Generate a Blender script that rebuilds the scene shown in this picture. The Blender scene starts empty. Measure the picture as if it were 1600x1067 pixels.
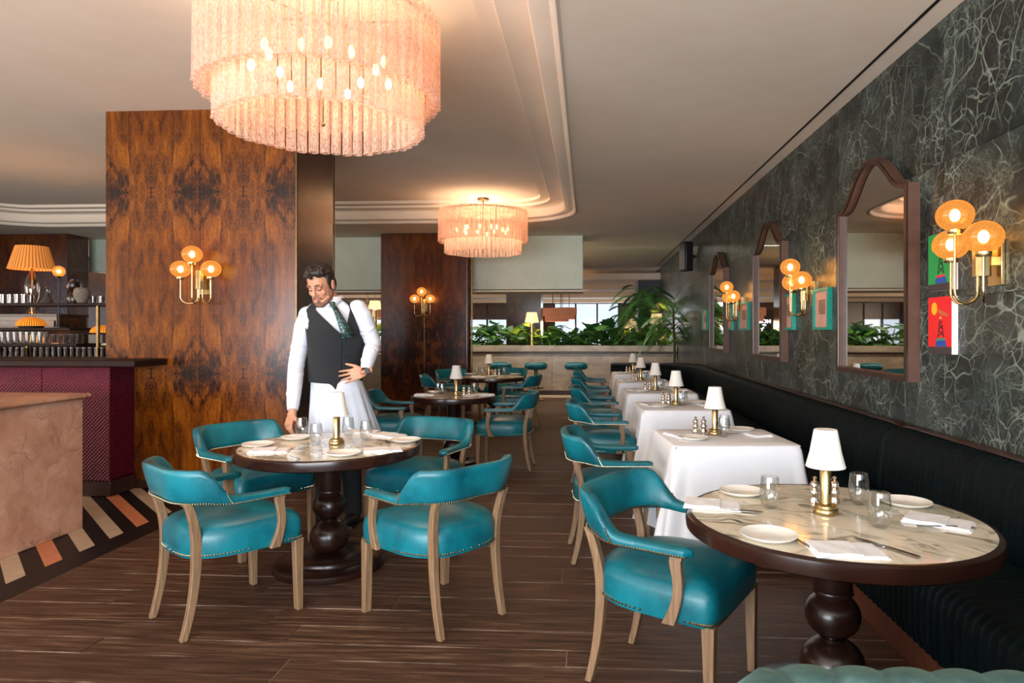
import bpy, bmesh, math, random
from mathutils import Vector, Matrix, noise as mnoise
random.seed(7)
PI = math.pi
SC = bpy.context.scene
COL = SC.collection
# ------------------------------------------------------------------ camera
F, PX, PY, H = 1040.0, 857.0, 517.0, 1.44
TH = math.atan((918 - PX) / F)
cd = bpy.data.cameras.new('camera'); cam = bpy.data.objects.new('camera', cd); COL.objects.link(cam)
cam.location = (0, 0, H); cam.rotation_euler = (PI / 2, 0, TH)
cd.sensor_width = 36; cd.lens = 36 * F / 1600
cd.shift_x = (800 - PX) / 1600; cd.shift_y = (PY - 533.5) / 1600
cd.clip_start = .05; cd.clip_end = 100
SC.camera = cam
# ------------------------------------------------------------------ world, exposure, daylight and added fill
SC.view_settings.view_transform = 'Standard'; SC.view_settings.look = 'None'
SC.view_settings.exposure = 1.0; SC.view_settings.gamma = 1
SC.view_settings.use_curve_mapping = False
W = bpy.data.worlds.new('world'); SC.world = W; W.use_nodes = True
W.node_tree.nodes['Background'].inputs[0].default_value = (.75, .85, 1, 1)
W.node_tree.nodes['Background'].inputs[1].default_value = .6
SC.cycles.max_bounces = 7; SC.cycles.diffuse_bounces = 4; SC.cycles.glossy_bounces = 4
SC.cycles.transmission_bounces = 6; SC.cycles.transparent_max_bounces = 16
SC.cycles.sample_clamp_indirect = 4; SC.cycles.caustics_reflective = False; SC.cycles.caustics_refractive = False
def area(name, loc, rot, sx, sy, e, col):
    l = bpy.data.lights.new(name, 'AREA'); l.shape = 'RECTANGLE'; l.size = sx; l.size_y = sy
    l.energy = e; l.color = col
    o = bpy.data.objects.new(name, l); o.location = loc; o.rotation_euler = rot; COL.objects.link(o); return o
# light from behind the photographer; the windows it enters by are invented
area('daylight', (-2.6, -2.85, 1.45), (PI / 2 + .40, 0, 0), 8.4, 2.2, 560, (.86, .93, 1))
# added side fill from invented windows in the left wall, out of view
area('daylight', (-11.85, 1.4, 1.7), (0, -PI / 2, 0), 2.4, 7.6, 230, (1, .84, .68))
# daylight entering at the far window wall
area('daylight', (0, 29.3, 1.9), (-PI / 2, 0, 0), 7, 1.6, 60, (.85, .92, 1))
# added fill for bulkhead and plants; the far hall has no side windows
area('daylight', (-11.85, 19.5, 1.7), (0, -PI / 2, 0), 2.2, 8, 230, (1, .80, .62))
# invented light added to brighten the planter and plants; no fitting is built
area('planter_fill', (-2.2, 13.85, 3.185), (.12, 0, 0), 7.6, .2, 70, (1, .92, .80))
def point(loc, e, col=(1, .62, .28), r=.03, parent=None):
    l = bpy.data.lights.new('bulb_light', 'POINT'); l.energy = e; l.color = col; l.shadow_soft_size = r
    o = bpy.data.objects.new('bulb_light', l); o.location = loc; COL.objects.link(o)
    if parent: o.parent = parent
    return o
# ------------------------------------------------------------------ pixel helpers (photo pixel -> point on a real plane)
_c, _s = math.cos(TH), math.sin(TH)
def ray(px, py):
    u = (px - PX) / F; return (u * _c - _s, u * _s + _c, -(py - PY) / F)
def G(px, py, z=0.):
    r = ray(px, py); t = (z - H) / r[2]; return Vector((r[0] * t, r[1] * t, z))
def AY(px, py, y):
    r = ray(px, py); t = y / r[1]; return Vector((r[0] * t, y, H + r[2] * t))
def AX(px, py, x):
    r = ray(px, py); t = x / r[0]; return Vector((x, r[1] * t, H + r[2] * t))
def DC(px, dc):
    r = ray(px, PY); return Vector((r[0] * dc, r[1] * dc, 0))
# ------------------------------------------------------------------ materials
def lin(c):
    if isinstance(c, int): c = ((c >> 16) & 255, (c >> 8) & 255, c & 255)
    return tuple(((v / 255) / 12.92 if v / 255 <= .04045 else ((v / 255 + .055) / 1.055) ** 2.4) for v in c) + (1,)
class MT:
    def __init__(s, name):
        s.m = bpy.data.materials.new(name); s.m.use_nodes = True; s.t = s.m.node_tree; s.t.nodes.clear()
        s.out = s.n('ShaderNodeOutputMaterial')
    def n(s, ty, **kw):
        x = s.t.nodes.new(ty)
        for k, v in kw.items():
            if k.startswith('i_'):
                k = k[2:]; k = int(k) if k.isdigit() else k.replace('_', ' ')
                s.set(x.inputs[k], v)
            else: setattr(x, k, v)
        return x
    def set(s, inp, v):
        if isinstance(v, bpy.types.NodeSocket): s.t.links.new(v, inp)
        elif isinstance(v, bpy.types.Node): s.t.links.new(v.outputs[0], inp)
        else: inp.default_value = v
    def math(s, op, a, b=0., c=0.):
        x = s.n('ShaderNodeMath', operation=op)
        for i, v in enumerate((a, b, c)): s.set(x.inputs[i], v)
        return x.outputs[0]
    def ramp(s, fac, stops, interp='LINEAR'):
        x = s.n('ShaderNodeValToRGB'); s.set(x.inputs[0], fac); cr = x.color_ramp; cr.interpolation = interp
        while len(cr.elements) < len(stops): cr.elements.new(.5)
        for e, (p, c) in zip(cr.elements, stops):
            e.position = p; e.color = lin(c) if not isinstance(c, float) else (c, c, c, 1)
        return x.outputs[0]
    def mix(s, f, a, b, mode='MIX'):
        x = s.n('ShaderNodeMix', data_type='RGBA', blend_type=mode)
        s.set(x.inputs[0], f)
        s.set(x.inputs[6], lin(a) if isinstance(a, (int,)) else a); s.set(x.inputs[7], lin(b) if isinstance(b, int) else b)
        return x.outputs[2]
    def coord(s, kind='Position', scale=(1, 1, 1), rot=(0, 0, 0), loc=(0, 0, 0)):
        if kind == 'Position': v = s.n('ShaderNodeNewGeometry').outputs['Position']
        else: v = s.n('ShaderNodeTexCoord').outputs[kind]
        mp = s.n('ShaderNodeMapping'); s.set(mp.inputs[0], v)
        mp.inputs['Location'].default_value = loc; mp.inputs['Rotation'].default_value = rot; mp.inputs['Scale'].default_value = scale
        return mp.outputs[0]
    def noise(s, v, scale, detail=4, rough=.6, dist=0.):
        x = s.n('ShaderNodeTexNoise'); s.set(x.inputs['Vector'], v); x.inputs['Scale'].default_value = scale
        x.inputs['Detail'].default_value = detail; x.inputs['Roughness'].default_value = rough; x.inputs['Distortion'].default_value = dist
        return x.outputs[0]
    def bump(s, h, strength=.3, dist=.01):
        b = s.n('ShaderNodeBump'); b.inputs['Strength'].default_value = strength; b.inputs['Distance'].default_value = dist
        s.set(b.inputs['Height'], h); return b.outputs[0]
    def pbsdf(s, col, rough=.5, metal=0., normal=None, **kw):
        p = s.n('ShaderNodeBsdfPrincipled')
        s.set(p.inputs['Base Color'], lin(col) if isinstance(col, int) else col); s.set(p.inputs['Roughness'], rough)
        p.inputs['Metallic'].default_value = metal
        if normal is not None: s.set(p.inputs['Normal'], normal)
        for k, v in kw.items(): s.set(p.inputs[k.replace('_', ' ')], v)
        s.t.links.new(p.outputs[0], s.out.inputs[0]); return p
def simple(name, c1, c2=None, rough=.5, metal=0., scale=8, bump=0., stretch=(1, 1, 1), kind='Object', **kw):
    m = MT(name); v = m.coord(kind, stretch); n = m.noise(v, scale)
    c = m.ramp(n, [(.3, c1), (.7, c2 if c2 is not None else c1)])
    m.pbsdf(c, rough, metal, m.bump(n, bump, .004) if bump else None, **kw); return m.m
M = {}
M['brass'] = simple('brass', 0xC8AE7C, 0xB49A68, .26, 1., 20)
M['brass_dark'] = simple('brass_dark', 0x8A7350, 0x6E5A3C, .35, 1., 20)
M['nail'] = simple('nail_brass', 0xC8B898, 0xA09070, .3, 1., 60)
M['steel'] = simple('steel', 0x8A8580, 0xA8A29A, .22, 1., 30)
M['chrome'] = simple('silver', 0xE0D4C8, 0xC8B8A8, .15, 1., 30)
M['china'] = simple('china', 0xEFEAE2, 0xE8E2D8, .12, 0, 10)
M['linen'] = simple('napkin_linen', 0xF2F1F2, 0xE6E5E8, .85, 0, 30, .2)
M['cloth'] = simple('table_linen', 0xFAFCFF, 0xF2F4FA, .8, 0, 3, .08)
M['shirt'] = simple('shirt_cotton', 0xD6D9E2, 0xCACED8, .8, 0, 14, .5)
M['apron'] = simple('apron_cotton', 0xDCE1EC, 0xD0D6E2, .85, 0, 6, .35)
M['vest'] = simple('vest_wool', 0x1B1D1F, 0x232527, .9, 0, 120, .3)
M['black'] = simple('black', 0x0C0C0D, 0x141415, .5, 0, 20)
M['shade_white'] = simple('lampshade_white', 0xF4EFE6, 0xEDE7DC, .8, 0, 40, .05)
M['skin'] = simple('skin', 0xBC8060, 0xCB9476, .5, 0, 12, .05)
M['hair'] = simple('hair', 0x17100C, 0x2A1C14, .55, 0, 60, .8, (1, 1, .3))
M['stubble'] = simple('stubble', 0x54382C, 0x7E5844, .7, 0, 120)
M['lip'] = simple('lip', 0xA86858, 0xB57464, .5)
M['darkwood'] = simple('espresso_wood', 0x1A0C08, 0x2A150E, .28, 0, 6, .03, (1, 1, 6))
M['barwood'] = simple('bar_dark_wood', 0x1C0E08, 0x2A160E, .6, 0, 8, .05, Specular_IOR_Level=.2)
M['tablerim'] = simple('table_rim_wood', 0x22100B, 0x301810, .22, 0, 6, .03)
M['frame_wood'] = simple('mirror_frame_wood', 0x24120B, 0x3E2014, .3, 0, 10, .05, (1, 1, .3))
M['frame_edge'] = simple('mirror_frame_side', 0x54382C, 0x664636, .5, 0, 10)
M['kick'] = simple('kick_board', 0x4A2616, 0x6A3A22, .4, 0, 8, .05, (1, 6, 1))
M['ceil'] = simple('ceiling_plaster', 0xE4D2BC, 0xE8D8C4, .9, 0, 3, .05, kind='Position')
M['bulk'] = simple('pale_stone', 0xD2DAC8, 0xC6CFBA, .6, 0, 3, .05, kind='Position')
M['plaster_dim'] = simple('far_plaster', 0xB49A84, 0xA88E78, .8, 0, 2, kind='Position')
M['teal_frame'] = simple('teal_lacquer', 0x1E9A84, 0x17907A, .35, 0, 20)
M['mat_pink'] = simple('pink_mount', 0xD8A894, 0xCB9A86, .8, 0, 10)
M['print'] = simple('print_dark', 0x6A5446, 0xB08C78, .8, 0, 60)
M['soil'] = simple('soil', 0x1C130D, 0x2A1E14, .95, 0, 30, .5)
M['mullion'] = simple('mullion', 0x3A3532, 0x2A2623, .6)
M['stem'] = simple('plant_stem', 0x3A3A1E, 0x55502A, .7, 0, 10)
def leafmat(name, a, b):
    m = MT(name); n = m.noise(m.coord('Object'), 9); r = m.n('ShaderNodeObjectInfo').outputs['Random']
    c = m.ramp(m.math('ADD', m.math('MULTIPLY', n, .5), m.math('MULTIPLY', r, .5)), [(.2, a), (.8, b)])
    d = m.n('ShaderNodeBsdfPrincipled'); m.set(d.inputs['Base Color'], c); d.inputs['Roughness'].default_value = .4
    t = m.n('ShaderNodeBsdfTranslucent'); m.set(t.inputs[0], c)
    x = m.n('ShaderNodeMixShader', i_0=.3); m.set(x.inputs[1], d); m.set(x.inputs[2], t)
    m.t.links.new(x.outputs[0], m.out.inputs[0]); return m.m
M['leaf'] = leafmat('leaf_green', 0x2A5C2A, 0x78AC50)
M['leaf2'] = leafmat('leaf_grey_green', 0x5A8A6C, 0x9CC29A)
M['leaf3'] = leafmat('leaf_lime', 0x7C9A28, 0xB4C850)
M['leafd'] = leafmat('palm_green', 0x2A5630, 0x5C8A44)
def emis(name, col, s, col2=None):
    m = MT(name); n = m.noise(m.coord('Object'), 30)
    c = m.ramp(n, [(.3, col), (.7, col2 if col2 is not None else col)])
    e = m.n('ShaderNodeEmission'); m.set(e.inputs[0], c); e.inputs[1].default_value = s
    m.t.links.new(e.outputs[0], m.out.inputs[0]); return m.m
M['bulb'] = emis('bulb_glow', 0xFFE2A8, 7)
M['bulbch'] = emis('candle_bulb_glow', 0xFFDDA8, 12)
M['sky'] = emis('window_daylight', 0xDDE6F0, .75, 0xC8D6E6)
M['neon'] = emis('neon_white', 0xF4F8FF, 3)
def litshade(name, col, s, dark):
    m = MT(name); v = m.n('ShaderNodeTexCoord').outputs['Object']; sp = m.n('ShaderNodeSeparateXYZ'); m.set(sp.inputs[0], v)
    ang = m.math('ARCTAN2', sp.outputs[1], sp.outputs[0])
    pl = m.math('SINE', m.math('MULTIPLY', ang, 40.))
    c = m.ramp(m.math('MULTIPLY_ADD', pl, .5, .5), [(0, dark), (1, col)])
    e = m.n('ShaderNodeEmission'); m.set(e.inputs[0], c); e.inputs[1].default_value = s
    d = m.n('ShaderNodeBsdfDiffuse'); m.set(d.inputs[0], c)
    x = m.n('ShaderNodeAddShader'); m.set(x.inputs[0], e); m.set(x.inputs[1], d)
    m.t.links.new(x.outputs[0], m.out.inputs[0]); return m.m
M['shade_lit'] = litshade('pleated_shade_lit', 0xDC8C48, .26, 0x9A5A24)
M['shade_cream'] = litshade('cream_shade_lit', 0xF6D8A0, .5, 0xE8C080)
M['amber_lit'] = litshade('amber_glass_lit', 0xF09030, .42, 0x8A4410)
M['drum_lit'] = litshade('drum_shade_lit', 0xC08060, .22, 0x9A5E44)
# glass globe: crackled amber glass around the bulb
m = MT('amber_globe'); v = m.coord('Object'); vo = m.n('ShaderNodeTexVoronoi', feature='DISTANCE_TO_EDGE'); m.set(vo.inputs['Vector'], v); vo.inputs['Scale'].default_value = 70
lw = m.n('ShaderNodeLayerWeight'); lw.inputs[0].default_value = .35
cr = m.ramp(vo.outputs[0], [(0, 0xFFF0C0), (.15, 0xFFB048)])
em = m.n('ShaderNodeEmission'); m.set(em.inputs[0], m.mix(.75, cr, 0xF88E10)); em.inputs[1].default_value = .56
tr = m.n('ShaderNodeBsdfTransparent'); tr.inputs[0].default_value = (1, .8, .45, 1)
x = m.n('ShaderNodeMixShader'); m.set(x.inputs[0], m.math('MULTIPLY_ADD', lw.outputs[1], .35, .55)); m.set(x.inputs[1], tr); m.set(x.inputs[2], em)
gl = m.n('ShaderNodeBsdfGlossy'); gl.inputs['Roughness'].default_value = .1
x2 = m.n('ShaderNodeMixShader', i_0=.05); m.set(x2.inputs[1], x); m.set(x2.inputs[2], gl)
m.t.links.new(x2.outputs[0], m.out.inputs[0]); M['globe'] = m.m
# clear thin glass
def glass(name, tint, refl=1., base=.03):
    m = MT(name); fr = m.n('ShaderNodeLayerWeight'); fr.inputs[0].default_value = .25
    n = m.noise(m.coord('Object'), 14, 2)
    f = m.math('MULTIPLY_ADD', fr.outputs[1], .55 * refl, base)
    tr = m.n('ShaderNodeBsdfTransparent'); tr.inputs[0].default_value = tint
    g = m.n('ShaderNodeBsdfGlossy'); g.inputs['Roughness'].default_value = .03; m.set(g.inputs['Normal'], m.bump(n, .05, .01))
    x = m.n('ShaderNodeMixShader'); m.set(x.inputs[0], f); m.set(x.inputs[1], tr); m.set(x.inputs[2], g)
    m.t.links.new(x.outputs[0], m.out.inputs[0]); return m.m
M['glass'] = glass('clear_glass', (.95, .96, .96, 1), 1., .05)
M['barglass'] = glass('bar_glass', (.68, .64, .61, 1), .8, .09)
M['pane'] = glass('window_pane', (.96, .97, 1, 1), .6, .02)
# bubbled chandelier glass
m = MT('bubbled_glass'); v = m.coord('Position', (1, 1, .45)); n = m.noise(v, 95, 3, .7)
sp = m.ramp(n, [(.42, .0), (.62, 1.)])
tl = m.n('ShaderNodeBsdfTranslucent'); tl.inputs[0].default_value = lin(0xF4D4C4)
df = m.n('ShaderNodeBsdfDiffuse'); df.inputs[0].default_value = lin(0xE4CCC4)
a = m.n('ShaderNodeMixShader', i_0=.38); m.set(a.inputs[1], tl); m.set(a.inputs[2], df)
gg = m.n('ShaderNodeBsdfGlossy'); gg.inputs['Roughness'].default_value = .15; m.set(gg.inputs['Normal'], m.bump(n, .8, .01))
b = m.n('ShaderNodeMixShader', i_0=.1); m.set(b.inputs[1], a); m.set(b.inputs[2], gg)
tr = m.n('ShaderNodeBsdfTransparent'); tr.inputs[0].default_value = (1, .93, .86, 1)
lw = m.n('ShaderNodeLayerWeight'); lw.inputs[0].default_value = .4
f = m.math('ADD', m.math('MULTIPLY', sp, .35), m.math('MULTIPLY_ADD', lw.outputs[1], .5, .22))
c = m.n('ShaderNodeMixShader'); m.set(c.inputs[0], f); m.set(c.inputs[1], tr); m.set(c.inputs[2], b)
m.t.links.new(c.outputs[0], m.out.inputs[0]); M['tube'] = m.m
# mirror
m = MT('mirror_silvering'); n = m.noise(m.coord('Object'), 3); m.pbsdf(m.ramp(n, [(0, 0xDCD8D0), (1, 0xE4E0D8)]), .015, 1.); M['mirror'] = m.m
# flamed walnut veneer, book-matched across the panels
def veneer(name, mx, mz, dark=1., warm=0.):
    m = MT(name); p = m.n('ShaderNodeNewGeometry').outputs['Position']; s_ = m.n('ShaderNodeSeparateXYZ'); m.set(s_.inputs[0], p)
    xx = m.math('ADD', s_.outputs[0], s_.outputs[1])
    px_ = m.math('PINGPONG', m.math('ADD', xx, 20.3), mx); pz = m.math('PINGPONG', m.math('ADD', s_.outputs[2], mz - 1.05 + 2 * mz), mz)
    cb = m.n('ShaderNodeCombineXYZ'); m.set(cb.inputs[0], px_); m.set(cb.inputs[2], pz)
    def nz(scx, scz, sc, det, ro, di):
        mp = m.n('ShaderNodeMapping'); m.set(mp.inputs[0], cb); mp.inputs['Scale'].default_value = (scx, 1, scz); return m.noise(mp.outputs[0], sc, det, ro, di)
    n1 = nz(5.5, 2.0, 1.25, 4, .6, 1.0); n2 = nz(70, 3.2, 1.2, 4, .65, 1.2); n3 = nz(18, 12, 1.5, 5, .7, 2.6); n4 = nz(9, 3, 1.1, 2, .5, .5)
    band = m.math('POWER', m.math('DIVIDE', pz, mz), 1.6)
    blot = m.math('MULTIPLY', m.ramp(n1, [(.40, 0.), (.58, 1.)]), m.math('MULTIPLY_ADD', band, .8, .12))
    f = m.math('ADD', m.math('MULTIPLY', blot, .34), m.math('MULTIPLY_ADD', m.math('SUBTRACT', n2, .5), .34, .36))
    f = m.math('ADD', f, m.math('MULTIPLY', m.math('MULTIPLY', m.math('SUBTRACT', n3, .5), m.math('MULTIPLY_ADD', band, .5, .22)), 1.))
    f = m.math('ADD', f, m.math('MULTIPLY', m.math('SUBTRACT', n4, .5), .35))
    c = m.ramp(f, [(.20, 0x965610), (.36, 0x723A08), (.50, 0x421C05), (.62, 0x120602)])
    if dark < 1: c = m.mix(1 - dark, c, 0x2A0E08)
    m.pbsdf(c, .24, 0, m.bump(n2, .05, .003)); return m.m
M['veneer'] = veneer('flamed_walnut_veneer', .435, .83)
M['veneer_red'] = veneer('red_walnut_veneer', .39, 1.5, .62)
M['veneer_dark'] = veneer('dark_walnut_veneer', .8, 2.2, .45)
# green marble
def greenmarble():
    m = MT('green_marble'); p = m.coord('Position'); oi = m.n('ShaderNodeObjectInfo').outputs['Random']
    off = m.n('ShaderNodeCombineXYZ'); m.set(off.inputs[1], m.math('MULTIPLY', oi, 7.)); m.set(off.inputs[2], m.math('MULTIPLY', oi, 13.))
    ad = m.n('ShaderNodeVectorMath', operation='ADD'); m.set(ad.inputs[0], p); m.set(ad.inputs[1], off); p = ad.outputs[0]
    def warp(v, amt, sc, det=5):
        n = m.n('ShaderNodeTexNoise'); m.set(n.inputs['Vector'], v); n.inputs['Scale'].default_value = sc; n.inputs['Detail'].default_value = det
        n.inputs['Roughness'].default_value = .65
        sb = m.n('ShaderNodeVectorMath', operation='SUBTRACT'); m.set(sb.inputs[0], n.outputs['Color']); sb.inputs[1].default_value = (.5, .5, .5)
        mu = m.n('ShaderNodeVectorMath', operation='SCALE'); m.set(mu.inputs[0], sb); mu.inputs['Scale'].default_value = amt
        a = m.n('ShaderNodeVectorMath', operation='ADD'); m.set(a.inputs[0], v); m.set(a.inputs[1], mu); return a.outputs[0]
    w = warp(p, .38, 1.6, 2.5); w2 = warp(w, .10, 6., 2.)
    base = m.ramp(m.noise(warp(p, .9, 1.2, 4), 2.0, 8, .7), [(.34, 0x080D0F), (.48, 0x131D1D), (.58, 0x222D2B), (.70, 0x36423D)])
    base = m.mix(m.ramp(m.noise(p, 1.1, 3), [(.52, 0.), (.68, .55)]), base, 0x1E1613)
    def veins(v, sc, wd, msc, lo, hi, st, off=0.):
        mp = m.n('ShaderNodeMapping'); m.set(mp.inputs[0], v); mp.inputs['Scale'].default_value = (1, st, 1); mp.inputs['Location'].default_value = (off, off, 0); mp.inputs['Rotation'].default_value = (.5 + off, 0, 0)
        vo = m.n('ShaderNodeTexVoronoi', feature='DISTANCE_TO_EDGE'); m.set(vo.inputs['Vector'], mp); vo.inputs['Scale'].default_value = sc
        l = m.ramp(vo.outputs[0], [(0, 1.), (wd * .35, .6), (wd, 0.)])
        k = m.ramp(m.noise(p, msc, 4, .65), [(lo, 0.), (hi, 1.)])
        return m.math('MULTIPLY', l, k)
    v1 = veins(w, 1.5, .010, 1.1, .44, .56, 1.5); v2 = veins(w, 3.6, .018, 1.9, .46, .60, 1.3, .7)
    v3 = m.math('MULTIPLY', veins(w2, 9., .05, 2.2, .46, .62, 1.1, 1.3), .95)
    v4 = m.math('MULTIPLY', veins(w2, 22., .09, 2.7, .46, .62, 1., 2.1), .55)
    v5 = m.math('MULTIPLY', veins(w2, 46., .14, 3.3, .48, .60, 1., .3), .4)
    f = m.math('MINIMUM', m.math('ADD', m.math('ADD', m.math('ADD', v1, v2), m.math('ADD', v3, v4)), v5), 1.)
    c = m.mix(m.math('MULTIPLY', f, .62), base, 0x98A696)
    m.pbsdf(c, .30, Specular_IOR_Level=.4); return m.m
M['green'] = greenmarble()
# cream marble with flowing green veins (table tops)
m = MT('cipollino_marble'); p = m.coord('Position', (1, 1, 1), (0, 0, math.radians(38)))
n = m.n('ShaderNodeTexNoise'); m.set(n.inputs['Vector'], p); n.inputs['Scale'].default_value = 2.1; n.inputs['Detail'].default_value = 3
mu = m.n('ShaderNodeVectorMath', operation='SCALE'); m.set(mu.inputs[0], n.outputs['Color']); mu.inputs['Scale'].default_value = .55
ad = m.n('ShaderNodeVectorMath', operation='ADD'); m.set(ad.inputs[0], p); m.set(ad.inputs[1], mu)
mp = m.n('ShaderNodeMapping'); m.set(mp.inputs[0], ad); mp.inputs['Scale'].default_value = (.8, 3.4, 1)
nn = m.noise(mp.outputs[0], 1.3, 2.6, .5, .4)
sv = m.math('SINE', m.math('MULTIPLY', nn, 88.)); sv2 = m.math('SINE', m.math('MULTIPLY_ADD', nn, 37., 1.3))
msk = m.ramp(m.noise(ad.outputs[0], 1.7, 3, .6), [(.40, 0.), (.56, 1.)]); msk2 = m.ramp(m.noise(p, 3.1, 4, .6), [(.40, .1), (.6, 1.)])
l1 = m.math('MULTIPLY', m.ramp(sv, [(.70, 0.), (.93, 1.)]), m.math('MULTIPLY', msk, msk2))
l2 = m.math('MULTIPLY', m.ramp(sv2, [(.80, 0.), (.97, 1.)]), msk2)
green = m.math('MULTIPLY', msk, m.ramp(m.noise(mp.outputs[0], 2.2, 5, .6), [(.50, 0.), (.60, .8)]))
c = m.ramp(m.noise(p, 4, 4), [(.3, 0xF0E8D4), (.7, 0xDED0B8)])
c = m.mix(m.math('MULTIPLY', green, .55), c, 0x7A8A74)
c = m.mix(m.math('MULTIPLY', l2, .6), c, 0x6A6656)
c = m.mix(m.math('MULTIPLY', l1, .85), c, 0x3C443A)
m.pbsdf(c, .09); M['topmarble'] = m.m
# pink marble
m = MT('rose_marble'); p = m.coord('Position')
w = m.n('ShaderNodeTexNoise'); m.set(w.inputs['Vector'], p); w.inputs['Scale'].default_value = 3; w.inputs['Detail'].default_value = 5
mu = m.n('ShaderNodeVectorMath', operation='SCALE'); m.set(mu.inputs[0], w.outputs['Color']); mu.inputs['Scale'].default_value = .5
ad = m.n('ShaderNodeVectorMath', operation='ADD'); m.set(ad.inputs[0], p); m.set(ad.inputs[1], mu)
vo = m.n('ShaderNodeTexVoronoi', feature='DISTANCE_TO_EDGE'); m.set(vo.inputs['Vector'], ad); vo.inputs['Scale'].default_value = 4.5
l = m.ramp(vo.outputs[0], [(0, 1.), (.03, 0.)]); k = m.ramp(m.noise(p, 2.4, 4), [(.4, 0.), (.65, .8)])
c = m.ramp(m.noise(ad.outputs[0], 4, 6, .65), [(.3, 0xB08068), (.5, 0xC6967C), (.7, 0xD8AC94)])
m.pbsdf(m.mix(m.math('MULTIPLY', m.math('MULTIPLY', l, k), .85), c, 0x6E4232), .25); M['rose'] = m.m
# diamond-stitched burgundy leather
m = MT('burgundy_quilted_leather'); p = m.n('ShaderNodeNewGeometry').outputs['Position']; s_ = m.n('ShaderNodeSeparateXYZ'); m.set(s_.inputs[0], p)
hz = m.math('ADD', s_.outputs[0], s_.outputs[1])
a = m.math('SINE', m.math('MULTIPLY', m.math('ADD', hz, s_.outputs[2]), 95.)); b = m.math('SINE', m.math('MULTIPLY', m.math('SUBTRACT', hz, s_.outputs[2]), 95.))
d = m.math('MULTIPLY', m.math('ABSOLUTE', a), m.math('ABSOLUTE', b))
m.pbsdf(m.ramp(m.noise(m.coord('Position'), 6), [(.3, 0x4C0419), (.7, 0x640A26)]), .5, 0, m.bump(d, .45, .012), Specular_IOR_Level=.25); M['burg'] = m.m
# leathers and velvets
def leather(name, a, b, rough=.33):
    m = MT(name); v = m.coord('Object'); n = m.noise(v, 5, 6, .62); n2 = m.noise(v, 220, 2); oi = m.n('ShaderNodeObjectInfo').outputs['Random']
    f = m.math('ADD', m.math('MULTIPLY', oi, .06), n)
    m.pbsdf(m.ramp(f, [(.36, a), (.66, b)]), m.math('MULTIPLY_ADD', n, .25, rough - .1), 0, m.bump(m.math('ADD', n2, m.math('MULTIPLY', n, 2.)), .12, .003)); return m.m
M['teal'] = leather('teal_leather', 0x024C58, 0x0A727E)
def velvet(name, a, b, sheen, sc, rough=.55, spec=.35):
    m = MT(name); v = m.coord('Position', (1, 1, .35)); n = m.noise(v, 14, 5, .7)
    m.pbsdf(m.ramp(n, [(.4, a), (.75, b)]), rough, 0, None, Sheen_Weight=sheen, Sheen_Tint=lin(sc), Specular_IOR_Level=spec, Sheen_Roughness=.35); return m.m
M['velvet'] = velvet('bottle_green_velvet', 0x030A0D, 0x06171A, .10, 0x14504E, .6, .12)
M['velvet_light'] = velvet('sage_velvet', 0x2E4846, 0x4E6C68, .35, 0x8FB8B0)
def oak(name, a, b, sc=(30, 30, 2)):
    m = MT(name); v = m.coord('Object', sc); n = m.noise(v, 2.2, 5, .65, .6)
    m.pbsdf(m.ramp(n, [(.3, a), (.7, b)]), .5, 0, m.bump(n, .2, .002)); return m.m
M['oak'] = oak('limed_oak', 0x6A5038, 0x957556)
# floor
m = MT('worn_dark_planks'); oi = m.n('ShaderNodeObjectInfo').outputs['Random']; p = m.coord('Position', (1, 1, 1))
off = m.n('ShaderNodeCombineXYZ'); m.set(off.inputs[0], m.math('MULTIPLY', oi, 23.)); ad = m.n('ShaderNodeVectorMath', operation='ADD'); m.set(ad.inputs[0], p); m.set(ad.inputs[1], off)
mp = m.n('ShaderNodeMapping'); m.set(mp.inputs[0], ad); mp.inputs['Scale'].default_value = (1.6, 24, 1)
g = m.noise(mp.outputs[0], 1.6, 6, .68, .4)
mp2 = m.n('ShaderNodeMapping'); m.set(mp2.inputs[0], ad); mp2.inputs['Scale'].default_value = (5, 46, 1)
sc_ = m.noise(mp2.outputs[0], 1.9, 7, .8, .8)
c = m.ramp(g, [(.3, 0x261811), (.46, 0x442D20), (.56, 0x583E2E), (.72, 0x7E6250)])
c = m.mix(m.math('MULTIPLY', m.math('SUBTRACT', oi, .3), .55), c, 0x3A241A)
gy = m.n('ShaderNodeSeparateXYZ'); m.set(gy.inputs[0], m.n('ShaderNodeTexCoord').outputs['Generated'])
edge = m.math('SUBTRACT', .5, m.math('ABSOLUTE', m.math('SUBTRACT', gy.outputs[1], .5)))
edge = m.math('MULTIPLY', m.ramp(edge, [(0, 1.), (.014, .8), (.035, 0.)]), m.ramp(m.noise(m.coord('Position', (1.2, 6, 1)), 1.5, 5, .7), [(.46, 0.), (.62, .7)]))
wear = m.math('MULTIPLY', m.ramp(sc_, [(.60, 0.), (.70, 1.)]), m.ramp(m.noise(p, 1.3, 3), [(.46, 0.), (.64, .65)]))
c = m.mix(wear, c, 0xA08C7C)
c = m.mix(edge, c, 0xB49E8A)
m.pbsdf(c, m.math('MULTIPLY_ADD', g, .4, .24), 0, m.bump(m.math('ADD', g, sc_), .5, .004), Specular_IOR_Level=.35); M['plank'] = m.m
M['subfloor'] = simple('plank_joint_filler', 0x9A8878, 0x4C3A2E, .8, 0, 2, kind='Position')
M['st_black'] = simple('black_stone', 0x090808, 0x151311, .42, 0, 30, Specular_IOR_Level=.3)
M['st_cream'] = simple('cream_stone', 0xB09A80, 0xC2AC90, .3, 0, 12)
M['st_orange'] = simple('orange_stone', 0xC07048, 0xCE8460, .3, 0, 12)
M['travertine'] = simple('travertine', 0xA08C70, 0xC0AC90, .5, 0, 8, .05, (1, 1, 8), 'Position')
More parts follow.
